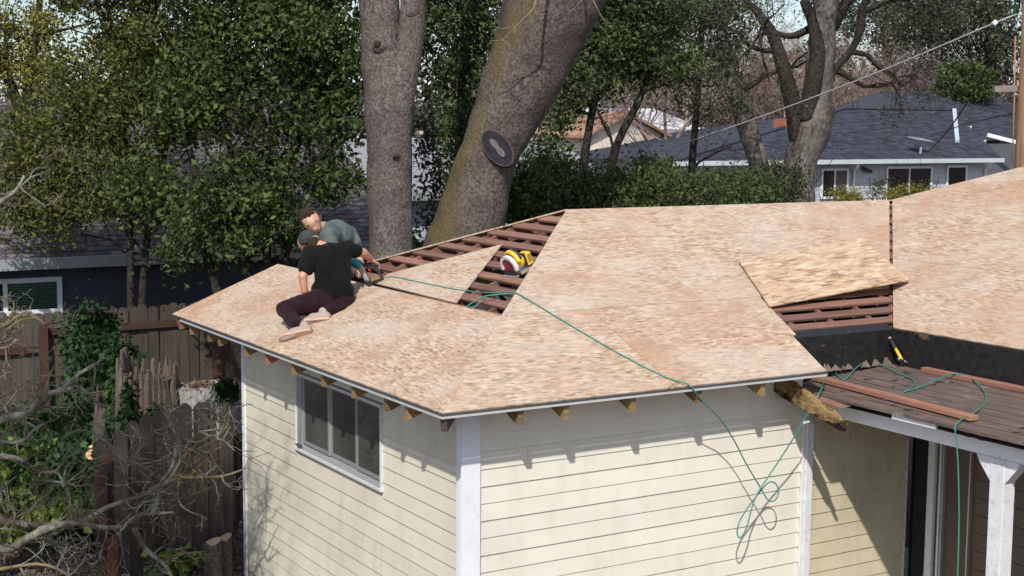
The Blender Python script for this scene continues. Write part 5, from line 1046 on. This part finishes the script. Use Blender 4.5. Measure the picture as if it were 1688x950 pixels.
def pale_stump():
    c = at(338, 636, 15.9); base = gz(c); root = tag(empty('cut_stump', base), 'broad pale grey cut stump littered with dead leaves behind the side fence', 'stump'); k = MB(); rg = random.Random(4); n = 40; rows = 7; rr_ = [.345 * (1 + .07 * math.sin(3 * a_) + rg.uniform(-.03, .03)) for a_ in np.linspace(0, 6.28, n)]
    for j in range(rows):
        z = -.05 + (c.z + .05) * j / (rows - 1); 
        for i in range(n): a = 2 * math.pi * i / n; f = 1 + .25 * (1 - j / (rows - 1)); k.v.append((base.x + math.cos(a) * rr_[i] * f * 1.05, base.y + math.sin(a) * rr_[i] * f, z))
    for j in range(rows - 1):
        for i in range(n): k.f.append((j*n+i, j*n+(i+1) % n, (j+1)*n+(i+1) % n, (j+1)*n+i)); k.m.append(0)
    k.f.append(tuple((rows-1)*n+i for i in range(n))); k.m.append(0); nf_ = (rows - 3) * n; kb = MB(); kb.v = list(k.v); kb.f = k.f[:nf_]; kb.m = [0] * nf_; k.f = k.f[nf_:]; k.m = k.m[nf_:]; 
    for mb in (kb, k):      # keep only the vertices each piece uses
        us = sorted({i for f in mb.f for i in f}); mp_ = {o_: n_ for n_, o_ in enumerate(us)}; mb.v = [mb.v[i] for i in us]; mb.f = [tuple(mp_[i] for i in f) for f in mb.f]
    part(kb, 'lower_trunk', M['bark_dark'], root, False); part(k, 'stump_top', bark('pale_stump_bark', (.36, .345, .33), (.13, .12, .11), 9, ((.50, .49, .47), 4, .6)), root, False)
    q = np.array([[base.x + rg.gauss(-.03, .12), base.y + rg.gauss(-.02, .12), c.z + rg.uniform(.005, .03)] for _ in range(260)]); foliage('leaf_litter', q, .05, leafm('dead_leaf', (.06, .035, .022), (.12, .07, .045), (.2, .13, .09), 0), root, 3)
pale_stump()
def small_stump(px, py, D, r, h, label, cat='stump'):
    c = at(px, py, D); base = Vector((c.x, c.y, max(0, c.z - h))); root = tag(empty('cut_stump', base), label, cat); k = MB(); trunk_mesh(k, [base - Vector((0, 0, .1)), base.lerp(c, .5), c], [r * 1.2, r * 1.02, r], 18, .06, 4, px); part(k, 'trunk', bark('stump_bark%d' % px, (.13, .105, .085), (.05, .04, .033), 16), root)
    k = MB(); n = 20; rg = random.Random(px); q = [c + Vector((math.cos(2*math.pi*i/n) * r * .93 * (1 + rg.uniform(-.06, .06)), math.sin(2*math.pi*i/n) * r * .93, .004 + .03 * math.cos(2*math.pi*i/n))) for i in range(n)]; k.prism(q, (0, 0, .012)); part(k, 'cut_face', flat('sawn_face', (.40, .31, .20), .8, var=.25, scale=30), root, False)
small_stump(350, 896, 13.75, .085, .5, 'small sawn stump with a tan cut face at the foot of the side fence')
small_stump(371, 888, 13.95, .07, .5, 'slimmer sawn stump half hidden behind the tan-faced stump')
def stub(pts, D, r, label):
    p = [at(x, y, D + d) for x, y, d in pts]; root = tag(empty('pruned_limb', gz(p[0])), label, 'limb'); k = MB(); k.tube([gz(p[0])] + p, [r * 1.2] + [r] * len(p), 12); part(k, 'limb', M['bark_dark'], root); e_ = p[-1]; d_ = (p[-1] - p[-2]).normalized(); k = MB(); k.tube([e_ + d_ * .0, e_ + d_ * .008], r * .98, 14); part(k, 'cut_face', flat('fresh_cut%d' % int(pts[0][0]), (.62, .36, .20), .7, var=.1, scale=20), root, False)
stub([(160, 800, .25), (155, 765, .18), (150, 750, -.10)], 15.0, .055, 'pruned limb ending in a fresh orange cut amid the ivy')
stub([(158, 790, .35), (155, 755, .25), (151, 739, .05)], 15.1, .033, 'smaller pruned limb with a fresh cut just above the larger one')
# ivy
def ivy(name, label, cen, n, size, m, seed, cat='ivy', kind='stuff'):
    r = np.random.default_rng(seed); out = []
    for (x, y, D, rx, ry_, rd, w) in cen:
        q = r.normal(size=(int(n * w), 3)); c = at(x, y, D)
        out.append(np.array(c) + q[:, :1] * np.array(R_) * (rx * D / FPX) * .6 + q[:, 1:2] * np.array(U_) * (ry_ * D / FPX) * .6 + q[:, 2:] * np.array(F_) * rd * .6)
    p = np.concatenate(out); p[:, 2] = np.maximum(p[:, 2], .02); o = foliage(name, p, size, LF[m], None, seed, asp=.85, droop=.6); tag(o, label, cat, kind=kind)
ivy('ivy', 'dark ivy climbing the board fence and mounding over the yard', [(150, 570, 19.2, 32, 45, .12, .16), (150, 640, 18.8, 28, 50, .2, .14), (140, 720, 17.5, 50, 45, .5, .22), (60, 720, 17, 70, 35, .6, .22), (200, 600, 16.2, 20, 25, .12, .08), (196, 670, 16.0, 14, 45, .12, .08), (215, 720, 15.3, 10, 60, .12, .08), (195, 770, 15.2, 30, 40, .35, .14), (80, 790, 15.5, 70, 35, .6, .2), (150, 790, 15.2, 60, 30, .6, .16), (258, 690, 15.2, 10, 14, .06, .02), (372, 645, 15.4, 12, 12, .08, .03), (175, 540, 19.3, 14, 20, .08, .03)], 21000, .075, 'ivy', 51)
ivy('weeds', 'yellow-green weeds and low growth below the ivy', [(60, 815, 14.8, 70, 22, .5, .3), (30, 870, 14.2, 40, 20, .4, .12), (115, 840, 14.5, 50, 16, .4, .14), (20, 760, 15.5, 40, 25, .5, .12), (290, 925, 13.9, 30, 12, .2, .05)], 3600, .085, 'grass', 52, 'weeds')
# fallen lichen-covered limbs: one tree felled beside the camera side of the yard
def lichen():
    base = gz(at(-190, 900, 12.0)); root = tree_root('lichened_tree', base, 'leafless lichen-crusted tree reaching low over the side yard'); rg = random.Random(17); k = MB(); y = MB()
    hub = at(-170, 800, 12.0); trunk_mesh(k, [base - Vector((0, 0, .1)), base.lerp(hub, .5), hub, at(-190, 640, 12.2), at(-230, 400, 12.3)], [.16, .14, .12, .10, .06], 12, .06, 5, 1)
    def limb(px, r0, r1, D, tw=6, L=.35, mb=None, depth=2):
        pts = smooth_path([at(x, y_, D + d) for x, y_, d in px], 5); rad = list(np.linspace(r0, r1, len(pts))); b = len((mb or k).v); (mb or k).tube(pts, rad, 8)
        for i in range(tw):
            q = pts[rg.randint(3, len(pts) - 1)]; branch(y if rg.random() < .3 else k, q, R_ * rg.uniform(-.8, 1) + U_ * rg.uniform(-.6, 1) - F_ * rg.uniform(-.5, .5), L * rg.uniform(.5, 1.2), .012, depth, rg, .5, 4, (2, 3), .0, .7, .3)
    limb([(-170, 800, 0), (-90, 740, 0), (0, 693, 0), (40, 682, 0), (65, 665, 0), (82, 650, 0), (100, 645, 0), (120, 640, 0)], .042, .020, 12.0, 8, .3)
    limb([(95, 646, 0), (120, 625, 0), (140, 610, .05), (174, 590, .1)], .022, .008, 12.0, 3, .2)
    limb([(120, 638, 0), (135, 640, 0), (165, 668, 0)], .016, .008, 12.0, 2, .2, y); limb([(140, 650, 0), (174, 645, 0)], .010, .006, 12.0, 0, .2, y); limb([(95, 642, 0), (96, 610, 0), (89, 570, 0)], .014, .005, 12.0, 0, .2, y)
    limb([(-170, 790, 0), (-60, 745, 0), (0, 752, 0), (35, 758, 0), (65, 778, 0), (95, 780, 0), (105, 805, 0)], .036, .008, 12.6, 12, .4)
    limb([(-170, 850, 0), (-60, 880, 0), (10, 905, 0), (40, 890, 0), (80, 872, 0), (120, 862, 0), (190, 870, 0), (230, 850, 0), (285, 845, 0)], .05, .010, 12.4, 13, .5, None, 3)
    limb([(-170, 830, 0), (-40, 850, 0), (20, 862, 0), (70, 866, 0), (130, 862, 0), (180, 835, 0), (240, 815, 0), (270, 795, 0)], .042, .010, 12.7, 12, .5, None, 3)
    limb([(250, 850, 0), (268, 800, 0), (287, 760, 0), (290, 720, 0), (276, 690, 0), (262, 670, 0)], .024, .005, 12.5, 10, .35)
    limb([(268, 800, 0), (282, 790, 0), (300, 752, 0), (312, 728, 0), (330, 712, 0)], .018, .005, 12.5, 9, .35)
    limb([(270, 795, 0), (295, 788, 0), (330, 787, 0), (360, 786, 0), (385, 780, 0), (410, 770, 0)], .02, .006, 12.5, 5, .28, y)
    limb([(287, 745, 0), (320, 742, 0), (350, 728, 0), (375, 700, 0), (378, 670, 0)], .013, .004, 12.5, 9, .3); limb([(330, 712, 0), (355, 708, 0), (380, 705, 0)], .01, .004, 12.5, 3, .2); limb([(300, 752, 0), (292, 700, 0), (298, 680, 0)], .012, .004, 12.5, 3, .2)
    limb([(295, 795, 0), (292, 815, 0), (300, 835, 0), (322, 848, 0)], .014, .005, 12.5, 3, .2, y)
    limb([(-100, 960, 0), (60, 930, .2), (120, 955, .2)], .02, .010, 12.3, 5, .3, y); limb([(220, 870, .1), (240, 905, .1), (270, 930, .1), (285, 955, .1)], .028, .016, 12.9, 4, .3); limb([(270, 930, .1), (290, 915, .1), (325, 910, .1)], .014, .006, 12.9, 2, .2, y)
    limb([(-170, 640, 0), (-60, 560, 0), (0, 540, 0), (30, 522, 0), (55, 522, 0), (75, 536, 0)], .03, .01, 12.6, 10, .3, y); limb([(-60, 560, 0), (0, 575, 0), (30, 560, 0)], .02, .006, 12.6, 8, .3, y); limb([(-100, 700, 0), (20, 730, 0), (60, 705, 0), (98, 688, 0)], .02, .006, 12.2, 5, .3); limb([(-100, 690, 0), (-10, 660, 0), (20, 700, 0), (30, 750, 0)], .02, .006, 12.2, 6, .3)
    limb([(-230, 400, .3), (-120, 340, .3), (-40, 350, .3), (20, 320, .3), (40, 290, .3)], .05, .008, 12.0, 8, .4, None, 3)
    part(k, 'limbs', M['lichen'], root); part(y, 'twigs', M['lichen_y'], root, kind='stuff')
lichen()
# brush and litter on the ground
def litter():
    r = random.Random(31); k = MB()
    for i in range(2600):
        x, y = r.uniform(-30, 400), r.uniform(800, 990); p = ray_hit(x, y, (0, 0, 1), .02)
        if p.x > .3 and p.y < 4.9: continue
        a = r.uniform(0, 6.28); L = r.uniform(.04, .22); d = Vector((math.cos(a), math.sin(a), r.uniform(-.1, .3))) * L; k.tube([p, p + d * .5 + Vector((0, 0, r.uniform(0, .03))), p + d], [.004, .003, .002], 3, cap=False)
    o = k.build('brush_litter', M['twig'], kind='stuff'); tag(o, 'scattered twigs and chips covering the bare yard', 'litter')
    q = np.array([list(ray_hit(r.uniform(-30, 400), r.uniform(790, 990), (0, 0, 1), r.uniform(.01, .05))) for _ in range(9000)]); o = foliage('leaf_litter', q, .05, leafm('brown_litter', (.075, .054, .044), (.16, .12, .10), (.27, .21, .18), 0), None, 8, asp=.6); tag(o, 'brown fallen leaves carpeting the bare yard', 'litter', kind='stuff')
litter()

# ---- tall thin-leaved tree standing left of the yard, outside the picture; its dappled shade reaches the left wall
def shade_tree():
    base = Vector((-6.3, -.7, 0)); root = tree_root('shade_tree', base, 'thin-leaved tree standing to the side of the yard, dappling the left wall'); k = MB(); rg = random.Random(44); tips = []
    trunk_mesh(k, [base - Vector((0, 0, .2)), base + Vector((.1, 0, 2)), base + Vector((.6, .1, 4.2)), base + Vector((1.25, .0, 6.3))], [.24, .19, .15, .1], 12, .05, 6, 3)
    for d in ((.9, .5, .5), (.8, -.5, .5), (.3, .9, .5), (-.4, .5, .8), (.2, -.9, .6), (1, 0, .3), (.7, .9, .2)): branch(k, base + Vector((1.2, 0, 6.0)), d, 1.0, .06, 4, rg, .5, 5, (2, 4), .02, .7, .2, tips)
    part(k, 'trunk', M['bark_oak'], root); foliage('crown', np.concatenate([np.array(t_) + rng.normal(size=(4, 3)) * .28 for t_ in tips]), .10, LF['oak'], root, 9)
shade_tree()

# ---- debris left on the porch deck
def debris():
    r = random.Random(91); k = MB()
    for i in range(30):
        x, y = r.uniform(3.5, 4.58), r.uniform(-2.2, .42); z = 2.305 + (x - 3.42) * slope + .004; a = r.uniform(0, 6.28); L, w_ = r.uniform(.01, .06), r.uniform(.006, .03); c_, s__ = math.cos(a), math.sin(a)
        q = [(x + c_ * u_ * L - s__ * v_ * w_, y + s__ * u_ * L + c_ * v_ * w_, z + r.uniform(0, .006)) for u_, v_ in ((-1, -.6), (.2, -1), (1, .3), (-.3, 1))]; k.prism(q, (0, 0, .004))
    o = k.build('deck_debris', flat('felt_scrap', (.10, .09, .085), .9, var=.6, scale=9), kind='stuff'); tag(o, 'scraps of torn roofing felt strewn over the porch deck', 'debris')
debris()
